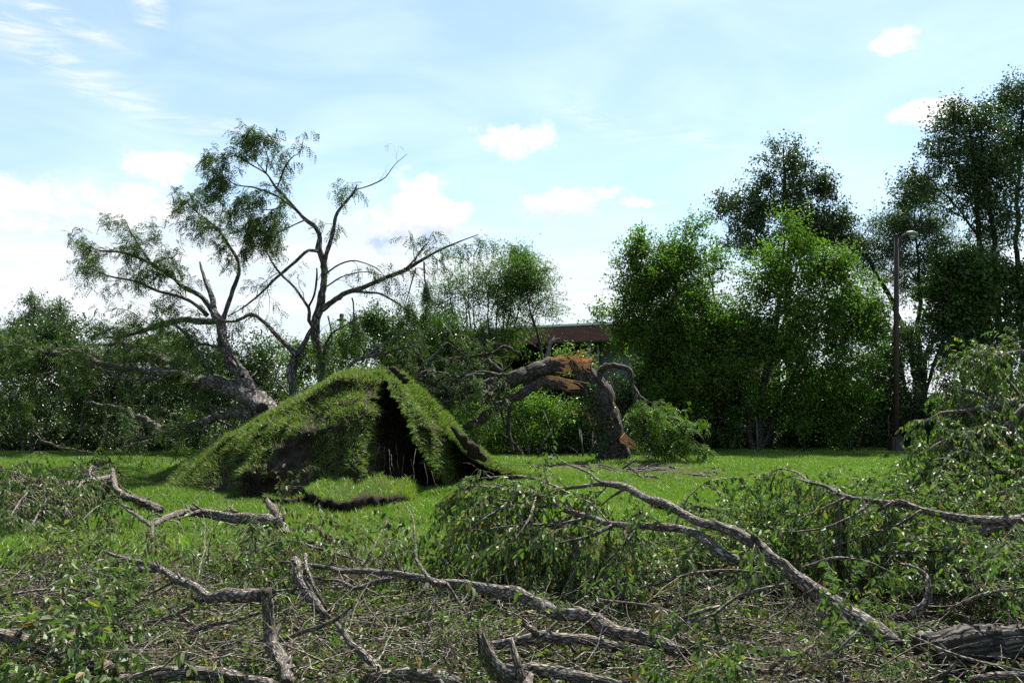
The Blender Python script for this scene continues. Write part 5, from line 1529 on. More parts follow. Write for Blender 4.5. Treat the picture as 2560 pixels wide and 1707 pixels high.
S = 0
FL = [
    dict(nick='thick pale-barked limb', label='thick pale-barked limb lying across the near left corner of the grass', pts=[(-60, 1560, .30), (15, 1587, .26), (91, 1613, .2), (146, 1631, .17), (190, 1658, .13), (256, 1664, .12), (314, 1686, .08)], r=[12, 15, 17, 18, 17, 16, 13], dens=1.2, bare=.7),
    dict(nick='dark furrowed log', label='dark furrowed log along the bottom edge, beside the pale stub', pts=[(300, 1700, .08), (402, 1693, .1), (475, 1684, .12), (530, 1686, .11), (585, 1690, .09), (680, 1712, .07)], r=[16, 18, 19, 18, 17, 15], sides=[([(475, 1680, .14), (478, 1662, .2)], [14, 9])], dens=.8, bare=.8),
    dict(label='thin forked stick lying over the dark log at the bottom edge', pts=[(314, 1706, .12), (350, 1688, .2), (402, 1668, .26), (440, 1672, .2)], r=[5, 7, 8, 5], dens=1, bare=.8),
    dict(nick='upright pale stub', label='upright broken stub with peeling pale bark rising from the near debris', pts=[(717, 1712, .06), (712, 1668, .1), (702, 1635, .14), (680, 1602, .2), (676, 1575, .26), (674, 1547, .33), (668, 1510, .42), (667, 1480, .50)], r=[20, 19, 21, 20, 17, 16, 16, 14], dens=.9, bare=.85, ragged=.03),
    dict(nick='grey forked limb', label='grey limb reaching from the pale stub leftward to bare forked tips over the lawn', pts=[(655, 1490, .36), (610, 1490, .34), (570, 1488, .33), (523, 1496, .3), (501, 1477, .33), (439, 1445, .37), (395, 1419, .40), (347, 1404, .42), (307, 1395, .42), (270, 1382, .43), (219, 1353, .46)], r=[20, 18, 15, 13, 11, 11, 9, 6, 5, 4, 2],
         sides=[([(357, 1424, .38), (292, 1442, .33), (234, 1474, .25), (150, 1500, .18)], [5, 4, 3, 2]), ([(395, 1425, .38), (358, 1424, .38), (329, 1397, .42), (300, 1386, .44)], [5, 4, 3, 1.5]), ([(439, 1449, .36), (400, 1470, .3), (340, 1500, .2)], [4, 3, 2])], dens=2.4, bare=.45, near=26),
    dict(nick='straight grey branch', label='straight grey branch running from the grey limb down to the left brush', pts=[(512, 1498, .28), (439, 1532, .2), (384, 1552, .15), (292, 1562, .1), (200, 1575, .08)], r=[6, 5.5, 5, 3.4, 1.6], dens=2.4, bare=.5, near=16),
    dict(nick='slim curved branch', label='slim curved branch ending in leafy twigs below the straight grey branch', pts=[(651, 1530, .24), (585, 1552, .17), (530, 1562, .14), (431, 1591, .1), (347, 1622, .08), (280, 1640, .06)], r=[5, 4.6, 4.2, 3.6, 2.6, 1.2], dens=2.6, bare=.4, near=20),
    dict(nick='bare crooked branch', label='bare crooked branch with snapped snags lying across the lawn below the mound', pts=[(698, 1308, .16), (640, 1298, .18), (567, 1293, .2), (530, 1287, .22), (486, 1278, .26), (431, 1286, .26), (405, 1300, .24), (380, 1313, .22), (355, 1298, .25), (340, 1287, .28), (322, 1276, .3), (303, 1258, .33)], r=[15, 15, 14, 13, 11, 8, 7, 6, 5, 4.6, 4, 2.5],
         sides=[([(380, 1313, .22), (381, 1345, .1), (379, 1372, .0)], [4, 3.4, 3]), ([(590, 1285, .22), (577, 1268, .3)], [8, 3]), ([(471, 1275, .28), (468, 1264, .33)], [5, 3]), ([(500, 1278, .27), (470, 1286, .24), (450, 1296, .22)], [6, 4, 1.5]), ([(405, 1292, .26), (392, 1283, .3), (372, 1290, .28)], [2.6, 2, 1])], dens=.9, bare=.55),
    dict(nick='short pale stub', label='short pale stub leaning upright at the end of the bare crooked branch', pts=[(724, 1342, .03), (714, 1322, .09), (703, 1306, .15), (696, 1290, .22), (688, 1274, .29), (670, 1254, .37)], r=[11, 11, 11, 11, 12, 8], dens=1, bare=.8),
    dict(nick='dark slanting limb piece', label='dark slanting limb piece with a pale split top in the middle of the debris', pts=[(736, 1398, .42), (744, 1425, .36), (752, 1448, .3), (768, 1475, .24), (790, 1512, .15), (812, 1540, .08)], r=[10, 14, 15, 15, 15, 13], dens=1.4, bare=.6),
    dict(label='smooth thin stick standing beside the dark slanting limb piece', pts=[(764, 1384, .45), (766, 1420, .38), (780, 1455, .3), (800, 1492, .2), (816, 1520, .12)], r=[4, 4.5, 4.5, 4, 3], dens=.8, bare=.9),
    dict(nick='long furrowed limb', label='long furrowed limb stretching diagonally across the centre of the debris', pts=[(700, 1404, .34), (768, 1412, .34), (830, 1420, .35), (850, 1426, .35), (941, 1428, .36), (1007, 1436, .36), (1069, 1448, .34), (1113, 1456, .34), (1168, 1461, .34), (1215, 1470, .34), (1281, 1479, .34), (1343, 1510, .29), (1398, 1527, .27), (1471, 1549, .23), (1545, 1575, .2), (1618, 1596, .16), (1705, 1630, .1)], r=[4, 6, 6, 7, 8, 9, 10, 10, 14, 16, 18, 19, 19, 20, 20, 20, 18],
         sides=[([(1113, 1458, .34), (1082, 1456, .37), (1055, 1420, .45), (1040, 1398, .5), (1037, 1340, .65), (1030, 1290, .78), (1010, 1258, .85)], [6, 5, 4.5, 4, 3, 2, 1]), ([(978, 1446, .34), (930, 1456, .31), (887, 1470, .27), (850, 1452, .3), (800, 1448, .3)], [6, 6, 5, 4, 2]), ([(1069, 1460, .32), (1050, 1490, .25), (1040, 1500, .2)], [6, 4, 2]), ([(1000, 1430, .36), (985, 1385, .5), (972, 1360, .57)], [5, 4, 3])], dens=1.5, bare=.45, near=30),
    dict(label='smooth grey stick slanting down in front of the long furrowed limb', pts=[(1116, 1456, .38), (1135, 1484, .3), (1152, 1510, .23), (1175, 1545, .15), (1196, 1568, .08)], r=[4, 4.6, 4.6, 4.4, 4], dens=0),
    dict(label='thin pale twig curving upright in front of the long furrowed limb', pts=[(1177, 1540, .14), (1180, 1510, .22), (1190, 1488, .28), (1212, 1462, .36), (1231, 1440, .43), (1256, 1436, .44)], r=[2.6, 2.6, 2.6, 2.5, 2.2, 1], dens=.8, bare=.8),
    dict(nick='jutting weathered limb end', label='weathered stump-like limb end jutting up at the bottom edge', pts=[(1330, 1740, .05), (1285, 1706, .09), (1245, 1680, .16), (1226, 1650, .24), (1214, 1625, .31), (1204, 1594, .39)], r=[30, 30, 27, 22, 19, 9], dens=.6, bare=.8, ragged=.07, rough=.2),
    dict(nick='long weathered log', label='long weathered log stretching right from the jutting limb end along the bottom', pts=[(1260, 1690, .05), (1320, 1672, .1), (1398, 1686, .09), (1460, 1697, .07), (1540, 1712, .05)], r=[22, 18, 16, 15, 12], dens=.6, bare=.8),
    dict(nick='dark low log', label='dark low log with a short side stub in front of the long furrowed limb', pts=[(1200, 1622, .1), (1230, 1614, .13), (1289, 1604, .17), (1362, 1592, .2), (1435, 1597, .18), (1500, 1608, .14), (1565, 1620, .1)], r=[9, 12, 14, 15, 14, 13, 10], sides=[([(1348, 1590, .2), (1330, 1574, .26), (1313, 1562, .31)], [10, 8, 5])], dens=1.1, bare=.6),
    dict(nick='smooth bent stick', label='smooth bent stick lying toward the viewer, with its thick end at the bottom edge', pts=[(840, 1556, .3), (855, 1575, .26), (879, 1609, .2), (905, 1628, .16), (923, 1645, .13), (940, 1668, .1), (960, 1712, .05)], r=[6, 8, 10, 11, 11, 11, 11], dens=.6, bare=.8),
    dict(nick='rough rotten log', label='rough rotten log at the bottom edge, right of the smooth bent stick', pts=[(930, 1694, .07), (967, 1688, .09), (1020, 1684, .1), (1070, 1684, .1), (1110, 1692, .08), (1150, 1706, .06)], r=[14, 18, 19, 18, 17, 12], dens=.5, bare=.8, rough=.24),
    dict(label='slender branch with a leaf tuft on the grass between stub and bent stick', pts=[(700, 1602, .12), (760, 1578, .2), (800, 1567, .24), (840, 1548, .3), (875, 1520, .38)], r=[5, 5.5, 5.5, 5, 3], dens=2.4, bare=.3, near=24),
    dict(nick='long arched limb', label='long arched limb rising from the right-hand debris to fine twigs above the lawn', pts=[(2240, 1618, .12), (2212, 1592, .17), (2175, 1563, .22), (2120, 1526, .3), (2066, 1490, .37), (2030, 1464, .43), (1992, 1441, .48), (1963, 1413, .55), (1919, 1390, .6), (1890, 1361, .67), (1846, 1335, .73), (1773, 1313, .77), (1710, 1282, .83), (1673, 1264, .87), (1618, 1246, .9), (1563, 1220, .95), (1508, 1210, .96), (1453, 1216, .94), (1376, 1224, .9)], r=[24, 24, 23, 22, 21, 20, 18, 17, 16, 17, 14, 13, 12, 12, 10, 10, 8, 5, 4],
         sides=[([(1890, 1361, .67), (1886, 1345, .75)], [13, 9]), ([(1400, 1222, .91), (1350, 1200, .95), (1290, 1190, .97), (1200, 1196, .95), (1150, 1200, .93)], [4, 3.4, 2.8, 2, 1]), ([(1420, 1222, .91), (1360, 1240, .84), (1281, 1226, .85), (1230, 1208, .88), (1160, 1222, .84)], [4, 3.4, 2.6, 2, 1.2]), ([(1508, 1208, .97), (1470, 1180, 1.05), (1420, 1160, 1.1), (1388, 1142, 1.15)], [4, 3, 2.4, 1]), ([(1563, 1222, .94), (1530, 1240, .88), (1505, 1262, .8)], [4, 3, 1.5])], dens=2.3, bare=.25, t0=.62, near=40, hang=1.2, L=(.25, .7)),
    dict(nick='drooping leaf curtain', label='second limb below the arched one, spreading a curtain of drooping leaves over the lawn', pts=[(1842, 1400, .55), (1810, 1383, .6), (1773, 1354, .66), (1722, 1328, .7), (1660, 1318, .7), (1600, 1315, .69), (1530, 1312, .68), (1471, 1292, .71), (1398, 1270, .75), (1343, 1242, .82), (1281, 1228, .85), (1200, 1215, .86), (1140, 1212, .85)], r=[14, 15, 14, 12, 10, 9, 8, 8, 7, 6, 5, 3.4, 1.6],
         sides=[([(1398, 1270, .75), (1330, 1262, .76), (1250, 1250, .77), (1180, 1252, .75)], [4, 3.4, 2.6, 1.2]), ([(1530, 1314, .68), (1480, 1340, .6), (1420, 1352, .55), (1330, 1372, .48)], [5, 4, 3, 1.4]), ([(1471, 1292, .71), (1400, 1310, .65), (1320, 1310, .64), (1230, 1320, .6)], [4.4, 3.6, 3, 1.4]), ([(1600, 1316, .69), (1570, 1350, .6), (1520, 1400, .45)], [4.6, 3.6, 1.6]), ([(1300, 1232, .84), (1250, 1270, .74), (1190, 1310, .62), (1140, 1360, .45)], [3.4, 3, 2.4, 1]), ([(1340, 1244, .82), (1320, 1300, .68), (1280, 1360, .5), (1200, 1410, .32)], [3.4, 3, 2.4, 1])], dens=15, bare=.02, t0=.1, near=90, hang=.8, up=-.05, droop=.24, L=(.3, .8), sub=(3, 6), spacing=.021, size=.062),
    dict(nick='gently curving limb', label='gently curving limb reaching left over the right-hand leaves, its bare tip over bright lawn', pts=[(2640, 1290, .74), (2560, 1296, .73), (2504, 1302, .72), (2431, 1298, .74), (2376, 1288, .77), (2303, 1273, .81), (2248, 1258, .85), (2175, 1254, .87), (2113, 1242, .9), (2066, 1216, .96), (2029, 1207, .98), (1985, 1194, 1.0)], r=[13, 12, 12, 11, 10, 9, 9, 7, 6, 5, 4, 2],
         sides=[([(2270, 1262, .84), (2245, 1252, .88), (2195, 1276, .8)], [7, 6, 3]), ([(2029, 1208, .98), (1990, 1180, 1.04), (1945, 1172, 1.05), (1910, 1200, .95)], [3, 2.4, 2, 1]), ([(2175, 1256, .87), (2130, 1290, .78), (2060, 1320, .68), (1960, 1330, .62)], [4, 3.4, 2.6, 1.2]), ([(2303, 1275, .81), (2250, 1310, .7), (2160, 1340, .6), (2040, 1380, .5)], [4, 3.4, 2.6, 1.2]), ([(2113, 1243, .9), (2060, 1268, .82), (2000, 1296, .72)], [3, 2.4, 1.2])], dens=11, bare=.05, t0=.1, near=60, hang=.8, up=-.45, droop=.3, L=(.15, .42), spacing=.026),
    dict(nick='dark crooked branch', label='dark crooked branch hanging below the curving limb among the right-hand leaves', pts=[(2530, 1305, .7), (2512, 1314, .68), (2449, 1330, .64), (2406, 1354, .58), (2376, 1369, .54), (2300, 1376, .5), (2230, 1380, .48), (2160, 1390, .44)], r=[11, 11, 9, 8, 8, 6, 5, 2], dens=3.4, bare=.2, near=24),
    dict(nick='smooth pale branch piece', label='smooth pale branch piece in the right-hand debris above two weathered ones', pts=[(2398, 1423, .4), (2468, 1426, .4), (2541, 1438, .36), (2600, 1450, .33)], r=[7, 7, 7, 7], dens=3, bare=.3, near=16),
    dict(nick='weathered split branch', label='weathered split branch in the right-hand debris under the smooth pale piece', pts=[(2600, 1440, .3), (2541, 1447, .3), (2468, 1447, .3), (2413, 1461, .27), (2350, 1471, .24)], r=[11, 11, 10, 8, 3], dens=3, bare=.3, near=16),
    dict(nick='huge dark log', label='huge dark log with deeply furrowed bark filling the lower right corner', pts=[(2312, 1630, .13), (2340, 1624, .14), (2395, 1616, .15), (2486, 1607, .16), (2560, 1604, .16), (2680, 1604, .16)], r=[41, 43, 43, 43, 43, 43], dens=.0, barkm='bark_dark', rough=.06, ragged=.05),
    dict(label='thin switch lying across the face of the huge dark log', pts=[(2270, 1584, .33), (2340, 1617, .3), (2431, 1648, .24), (2500, 1664, .2), (2580, 1682, .15)], r=[3, 3.4, 3.6, 3.4, 2], dens=.8, bare=.7),
    dict(nick='long pale switch', label='long pale switch rising right from the debris centre toward the arched limb', pts=[(1700, 1556, .2), (1733, 1551, .22), (1784, 1534, .26), (1830, 1500, .34), (1875, 1480, .4), (1956, 1461, .44), (2000, 1450, .46)], r=[4, 5, 5, 5, 5, 4, 2], sides=[([(1700, 1545, .23), (1750, 1530, .27), (1790, 1516, .3)], [5, 5, 4])], dens=1.8, bare=.5, near=14),
    dict(nick='pale crooked branch', label='pale crooked branch bending upright among leaves right of the arched limb', pts=[(2270, 1545, .18), (2285, 1529, .22), (2310, 1508, .28), (2321, 1488, .33), (2318, 1460, .4), (2312, 1434, .46), (2290, 1418, .5), (2256, 1408, .5)], r=[9, 9, 8.5, 8, 7, 5, 4, 2], dens=3.2, bare=.25, near=24),
    dict(nick='crossed smooth sticks', label='pair of smooth sticks crossing near the bottom edge, right of the centre', pts=[(1820, 1664, .12), (1854, 1668, .13), (1910, 1676, .14), (1956, 1676, .15), (2029, 1662, .18), (2060, 1668, .15)], r=[4, 7, 7.5, 7.5, 7, 4], sides=[([(1925, 1672, .16), (1960, 1645, .24), (1990, 1636, .27)], [5, 4.4, 3])], dens=1.4, bare=.6, near=10),
    dict(label='grey stick at the bottom edge in front of the crossing smooth sticks', pts=[(2070, 1672, .12), (2100, 1690, .1), (2130, 1704, .07), (2180, 1700, .08)], r=[6, 7, 8, 6], dens=1.2, bare=.6),
    dict(label='short forked stick poking up before the huge dark log at the bottom edge', pts=[(2320, 1702, .06), (2355, 1688, .12), (2384, 1664, .2)], r=[6, 6, 4], dens=1.5, bare=.6),
    dict(label='rough grey log end at the bottom edge below the huge dark log', pts=[(2420, 1700, .06), (2480, 1690, .09), (2560, 1684, .1), (2640, 1690, .1)], r=[9, 10, 10, 10], dens=1.2, bare=.6),
    dict(label='rough dark log lying on the lawn behind the drooping wilted leaves at far left', pts=[(194, 1234, .12), (250, 1242, .12), (292, 1247, .13), (330, 1245, .15), (366, 1258, .12), (402, 1280, .06)], r=[7, 9, 10, 11, 11, 7], dens=.7, bare=.7, barkm='bark_dark'),
    dict(label='kinked dark branch with an upright snapped end over the far left leaves', pts=[(405, 1272, .05), (340, 1248, .18), (311, 1240, .24), (292, 1222, .33), (285, 1205, .4), (281, 1180, .48), (279, 1172, .5)], r=[8, 9, 9, 7, 7, 6, 4], dens=2.4, bare=.4, mat='leaf_dry'),
    dict(label='pale branch reaching left from the kinked dark branch over wilting leaves', pts=[(283, 1190, .44), (249, 1197, .43), (205, 1204, .42), (154, 1212, .42), (110, 1204, .45), (73, 1200, .47), (20, 1206, .46), (-50, 1204, .46)], r=[6, 6, 6, 5, 4.4, 4, 4, 3], sides=[([(205, 1204, .42), (180, 1240, .33), (160, 1290, .2)], [3, 2.4, 1.2]), ([(110, 1204, .45), (60, 1240, .36), (20, 1300, .2)], [3, 2.4, 1.2]), ([(73, 1200, .47), (40, 1180, .52), (-20, 1176, .53)], [3, 2.4, 1.2]), ([(154, 1212, .42), (110, 1260, .3), (70, 1330, .1)], [3, 2.4, 1.2]), ([(230, 1200, .43), (225, 1170, .52), (250, 1150, .57)], [3, 2.4, 1.4])], dens=20, bare=.04, t0=.0, hang=1.0, up=-.3, droop=.25, near=40, spacing=.022, sub=(3, 7), L=(.3, .9), mat='leaf_elm'),
    dict(label='drooping spray of dry curled leaves hanging under the pale left branch', pts=[(30, 1196, .5), (90, 1215, .45), (150, 1235, .38), (170, 1290, .22)], r=[3, 3, 2.4, 1.2], dens=16, bare=.05, t0=.0, hang=1.2, up=-.2, droop=.3, spacing=.024, L=(.3, .8), mat='leaf_dry', near=20),
    dict(label='narrow spray of hanging green leaves at the tip of the bare crooked branch', pts=[(330, 1272, .32), (300, 1262, .35), (270, 1256, .37), (240, 1268, .33), (205, 1300, .22)], r=[3.4, 3, 2.6, 2, 1.2], dens=11, bare=.02, t0=.05, hang=1.6, up=-.2, droop=.3, spacing=.028, L=(.25, .6), near=30),
    dict(nick='heap of wilted leaves', label='heap of brown wilted leaves and twigs behind the dark slanting limb piece', pts=[(560, 1400, .2), (640, 1375, .3), (720, 1350, .38), (800, 1372, .36), (880, 1395, .3)], r=[2, 3, 4, 4, 2], dens=11, bare=.06, t0=.02, hang=.9, spacing=.035, L=(.3, .9), mat='leaf_dry', near=40),
    dict(label='brittle brown-leaved twig standing on the lawn left of the drooping leaf curtain', pts=[(905, 1420, .2), (925, 1390, .3), (940, 1355, .4), (960, 1320, .5), (968, 1300, .55)], r=[4, 4, 3, 2, 1.2], dens=6, bare=.4, hang=1.0, mat='leaf_dry', L=(.15, .4)),
    dict(label='thin reddish switch slanting to the ground below the bare crooked branch', pts=[(490, 1290, .26), (515, 1318, .16), (545, 1352, .04)], r=[2, 2.2, 1.8], dens=.0),
    dict(nick='low green spray', label='low spray of green leaves spread on the grass at the near left edge', pts=[(-40, 1500, .3), (60, 1480, .34), (160, 1470, .34), (260, 1490, .28)], r=[4, 4, 3.4, 2], dens=8, bare=.05, t0=.05, hang=.7, spacing=.03, near=40),
    dict(nick='fine leafy branch', label='fine leafy branch lying left of the grey limb in the near brush', pts=[(480, 1560, .12), (400, 1510, .2), (300, 1480, .25), (180, 1440, .3), (90, 1425, .33)], r=[4, 4, 3.6, 3, 1.4], dens=7, bare=.1, hang=.7, near=30),
    dict(nick='branch of glossy leaves', label='branch of glossy leaves rising in front of the huge dark log', pts=[(1960, 1706, .05), (2040, 1660, .17), (2100, 1620, .26), (2140, 1580, .34)], r=[5, 5, 4, 2], dens=10, bare=.05, hang=.6, spacing=.03, near=60, size=.066),
    dict(nick='leafy branch crossing the debris', label='leafy branch crossing the middle of the right-hand debris under the arched limb', pts=[(1600, 1470, .3), (1700, 1440, .4), (1800, 1425, .46), (1900, 1430, .46)], r=[4, 5, 5, 3], dens=9, bare=.05, hang=.8, spacing=.03, near=40),
    dict(nick='yellowing leafy branch', label='yellowing leafy branch beside the arched limb in the right-hand debris', pts=[(2000, 1420, .42), (2080, 1395, .5), (2160, 1400, .48), (2230, 1430, .4)], r=[3, 4, 4, 2], dens=9, bare=.1, hang=.9, spacing=.03, near=30),
    dict(nick='sagging leafy branch', label='leafy branch sagging over the debris above the huge dark log', pts=[(2360, 1530, .36), (2430, 1495, .46), (2500, 1475, .5), (2580, 1470, .52)], r=[3, 4, 4, 4], dens=9, bare=.06, hang=.9, spacing=.03, near=40),
    dict(nick='withered brown sprawl', label='withered brown branch sprawled over the end of the long furrowed limb', pts=[(1500, 1500, .34), (1600, 1510, .33), (1680, 1530, .3), (1750, 1590, .18)], r=[3, 4, 4, 2], dens=7, bare=.25, hang=.6, spacing=.045, mat='leaf_dry', near=30),
]
for n_, kw in enumerate(FL):
    fallen(seed=n_, **kw)

# big leafy crown lying at the right edge
rng = np.random.default_rng(300)
TC = thing('fallen_leafy_boughs', 'large fallen crown thick with drooping silvery green leaves at the right edge of the lawn', 'branches', G(2560, 1270))
cp = []
for pts, r, Y0, Y1 in (([(2760, 980), (2660, 990), (2560, 1003), (2504, 1011), (2440, 1022), (2402, 1027), (2350, 1032), (2310, 1056)], [14, 12, 10, 8, 6, 5, 3, 1.5], 12.2, 11.6),
                       ([(2700, 900), (2600, 880), (2520, 884), (2460, 888), (2400, 905)], [9, 7, 5, 3.4, 1.6], 12.4, 12.2),
                       ([(2504, 1011), (2450, 985), (2400, 975), (2340, 985)], [5, 4, 3, 1.4], 12, 12.3),
                       ([(2720, 1090), (2600, 1080), (2500, 1080), (2400, 1090), (2350, 1106), (2315, 1130)], [12, 10, 7, 5, 3, 1.4], 11.6, 11.2),
                       ([(2740, 1190), (2640, 1180), (2560, 1172), (2480, 1182), (2400, 1178), (2350, 1186)], [10, 8, 6, 4.6, 3, 1.4], 11.2, 10.8),
                       ([(2560, 1003), (2520, 950), (2490, 915), (2470, 885)], [5, 4, 3, 1.4], 12.2, 12.8),
                       ([(2620, 1160), (2540, 1220), (2460, 1240), (2370, 1236)], [7, 5, 4, 1.6], 10.8, 10.4),
                       ([(2600, 985), (2540, 1040), (2460, 1110), (2390, 1140), (2330, 1150)], [7, 6, 4.4, 3, 1.4], 11.7, 11),
                       ([(2660, 985), (2600, 930), (2540, 905)], [6, 4, 2], 12.6, 13),
                       ([(2480, 1182), (2430, 1140), (2390, 1120), (2320, 1125)], [4, 3, 2.4, 1.2], 11, 11.3)):
    P, R = limb3(pts, r, Y0, Y1, .09, .3, rng)
    MB().tube(P, R, 9, .14, rng).build('limb', 'bark_elm', TC)
    cp.append((P, R))
    NEAR.append((P[:, :2], 'fallen silvery boughs'))
leafy(TC, cp, 'leaf_elm', 15, rng, 'broad', 'bark_twig', (.25, .65), (4, 7), (.15, .4), -.05, .2, .15, .024, .8, .066, .4, 160, True, .04, .0022, 6)

# small torn branches: a few shapes, copied through the debris
def spray_proto(name, label, cat, mat, L, dens, bare, hang, group, seed, spacing=.045, size=.055):
    rng = np.random.default_rng(seed)
    T = thing(name, label, cat, (0, 0, 0), group)
    P, R = sprout((0, 0, .05), (1, 0, .12), L, .012, 10, .16, .03, rng, .25)
    P[:, 2] = np.maximum(P[:, 2], .03)
    MB().tube(P, R, 6, .12, rng).build('stem', 'bark_twig', T)
    a, b = twiggify(P, R, int(dens * L), .1, 1, (.25, .75), (3, 6), (.12, .32), .25, .12, .5, .22, 1, rng, .0022, 5)
    for lst in (a, b):
        for q, _ in lst:
            q[:, 2] = np.maximum(q[:, 2], .01)
    MB().twigs(a + b, 3).build('twigs', 'bark_twig', T, kind='stuff')
    pos, tan = along([q for q in a + b if rng.uniform() > bare], spacing, .15, rng)
    if len(pos):
        d, nr = broad_dirs(tan, hang, rng)
        sz = size * rng.uniform(.6, 1.25, len(pos))
        MB().leaves(pos, d, nr, sz, sz * .52, .22, True).build('foliage', mat, T, False, 'stuff')
    return T


def dup(root, loc, rz, sc, rx=0.0):
    r = root.copy()
    r.location, r.rotation_euler, r.scale = loc, (rx, 0, rz), (sc, sc, sc)
    COL.objects.link(r)
    for ch in list(root.children):
        c = ch.copy()
        COL.objects.link(c)
        c.parent = r
    return r


rng = np.random.default_rng(400)
PROTO = [spray_proto('leafy_branch', 'small torn green-leaved branch strewn in the foreground debris', 'branch', 'leaf_elm', 1.2 + .22 * i, 13, .05, .85, 'small green branches strewn in the debris', 500 + i, .026, .064) for i in range(4)] + \
        [spray_proto('bare_branch', 'small bare twiggy branch strewn in the foreground debris', 'branch', 'leaf_dry', 1.2 + .25 * i, 10, .9, .6, 'small bare branches strewn in the debris', 520 + i, .07) for i in range(3)] + \
        [spray_proto('withered_branch', 'small withered brown-leaved branch strewn in the foreground debris', 'branch', 'leaf_dry', 1.0 + .2 * i, 11, .3, .8, 'small withered branches strewn in the debris', 540 + i, .05) for i in range(2)]


def ymin(x):
    return float(np.interp(x, [-100, 0, 200, 420, 560, 640, 800, 900, 1000, 1120, 1200, 1600, 1760, 1900, 2100, 2300, 2560, 2700], [1440, 1440, 1430, 1460, 1420, 1385, 1375, 1410, 1450, 1440, 1400, 1430, 1420, 1390, 1350, 1310, 1250, 1230]))


used = set()
last = None
LAB = {'leafy_branch': 'small torn green-leaved branch', 'bare_branch': 'small bare twiggy branch', 'withered_branch': 'small withered brown-leaved branch'}
cnt = 0
tries = 0
while cnt < 280 and tries < 30000:
    tries += 1
    if tries % 5 == 1:
        cx0, cy0 = rng.uniform(-60, 2640), rng.uniform(1240, 1760)
    x, y = cx0 + rng.normal(0, 55), cy0 + rng.normal(0, 26)
    if y < ymin(x) + 12 or y > 1780:
        continue
    if x < 1000 and rng.uniform() < .28:
        continue
    p = G(x, y, 0)
    if p[1] > 13.6 or rng.uniform() > min(1, (p[1] / 9) ** 1.4):
        continue
    hl = [float(np.min(np.hypot(h[:, 0] - p[0], h[:, 1] - p[1] - .12))) for h in HERO]
    hd = min(hl)
    dn = [float(np.min(np.hypot(h[:, 0] - p[0], h[:, 1] - p[1]))) for h, _ in NEAR]
    hn_, nick = NEAR[int(np.argmin(dn))]
    yy = hn_[np.argmin(np.abs(hn_[:, 0] - p[0])), 1]
    nick = ('against the ' if min(dn) < .3 else 'behind the ' if p[1] > yy else 'in front of the ') + nick
    if hd < .3 and rng.uniform() < .8:
        continue
    if x > 2200 and y > 1540 and rng.uniform() < .85:
        continue
    fd = min([float(np.min(np.where((h[:, 1] > p[1] - .1) & (h[:, 1] < p[1] + 1.15), np.abs(h[:, 0] - p[0] * h[:, 1] / p[1]), 9))) for h in BIG])
    infront = fd < .6
    if infront and rng.uniform() < .8:
        continue
    g = rng.uniform()
    right = x > 1650
    if x > 1850 and y < 1500:
        k = rng.integers(0, 4) if g < .85 else rng.integers(4, 7)
    elif y > 1540:
        k = rng.integers(0, 4) if g < (.5 if x > 1500 else .36) else (rng.integers(4, 7) if g < .85 else rng.integers(7, 9))
    else:
        k = rng.integers(0, 4) if g < (.6 if x > 1100 else .42) else (rng.integers(4, 7) if g < .85 else rng.integers(7, 9))
    deep = np.clip((y - ymin(x)) / 60, .15, 1)
    lift = rng.uniform(0, .26) * deep * (1.2 if x > 1500 else .8) + (rng.uniform(0.08, .34) if x > 1960 else rng.uniform(0, .1) if (x > 1850 and y < 1520) else 0)
    if infront:
        lift *= .25
        if rng.uniform() < .25:
            k = rng.integers(4, 7)
    loc = (p[0], p[1], lift)
    rz = rng.uniform(0, 6.28)
    sc = rng.uniform(.6, 1.1) * (.7 if infront else 1)
    first = k not in used
    if k not in used:
        used.add(k)
        r = PROTO[k]
        r.location, r.rotation_euler, r.scale = loc, (0, 0, rz), (sc, sc, sc)
    else:
        last = dup(PROTO[k], loc, rz, sc, rng.normal(0, .15))
    last = PROTO[k] if first else last
    last['label'] = LAB[PROTO[k].name.split('.')[0]] + ' ' + nick
    cnt += 1

# litter: loose leaves, sticks and weeds
def debris_points(n, rng, ylim=(1240, 1730)):
    out = []
    while len(out) < n:
        x = rng.uniform(-80, 2660)
        y = rng.uniform(*ylim)
        if y > ymin(x) + 6:
            p = G(x, y, 0)
            if rng.uniform() < min(1, (p[1] / 10) ** 1.6):
                out.append(p)
    return np.array(out)


rng = np.random.default_rng(600)
for nm, mat, n, lab in (('dry_leaf_litter', 'leaf_dry', 9000, 'curled brown leaves littering the ground under the torn branches'), ('green_leaf_litter', 'leaf_elm', 15000, 'stripped green leaves littering the ground under the torn branches')):
    p = debris_points(n, rng)
    p[:, 2] = np.abs(rng.normal(0, .06, n)) * rng.uniform(0, 1, n) + .02
    d = unit(rng.normal(0, 1, (n, 3)) * [1, 1, .35])
    nr = unit(rng.normal(0, .5, (n, 3)) + [0, 0, 1])
    sz = rng.uniform(.03, .062, n)
    tag(MB().leaves(p, d, nr, sz, sz * .5, .3, True, .2).build(nm, mat, None, False), lab, 'leaf litter', kind='stuff')
p = debris_points(2800, rng)
e = np.array([G(rng.normal(1560, 130), rng.uniform(1150, 1215), 0) for _ in range(500)])
e2 = np.array([G(rng.uniform(430, 1000), rng.uniform(1250, 1420), 0) for _ in range(160)])
mb = MB()
for q in np.vstack([p, e, e2]):
    q = q + [0, 0, rng.uniform(.01, .16) if q[1] < 13 else .015]
    P, R = sprout(q, unit(rng.normal(0, 1, 3) * [1, 1, .16]), rng.uniform(.12, .7), rng.uniform(.002, .0075), 4, .22, .01, rng, .4)
    mb.tube(P, R, 3, caps=False)
tag(mb.build('twig_litter', 'bark_twig', None), 'countless loose grey twigs littering the ground under the branches', 'twig litter', kind='stuff')
n = 2600
q = np.array([G(rng.uniform(-60, 2500), rng.uniform(1140, 1470), .03) for _ in range(n)])
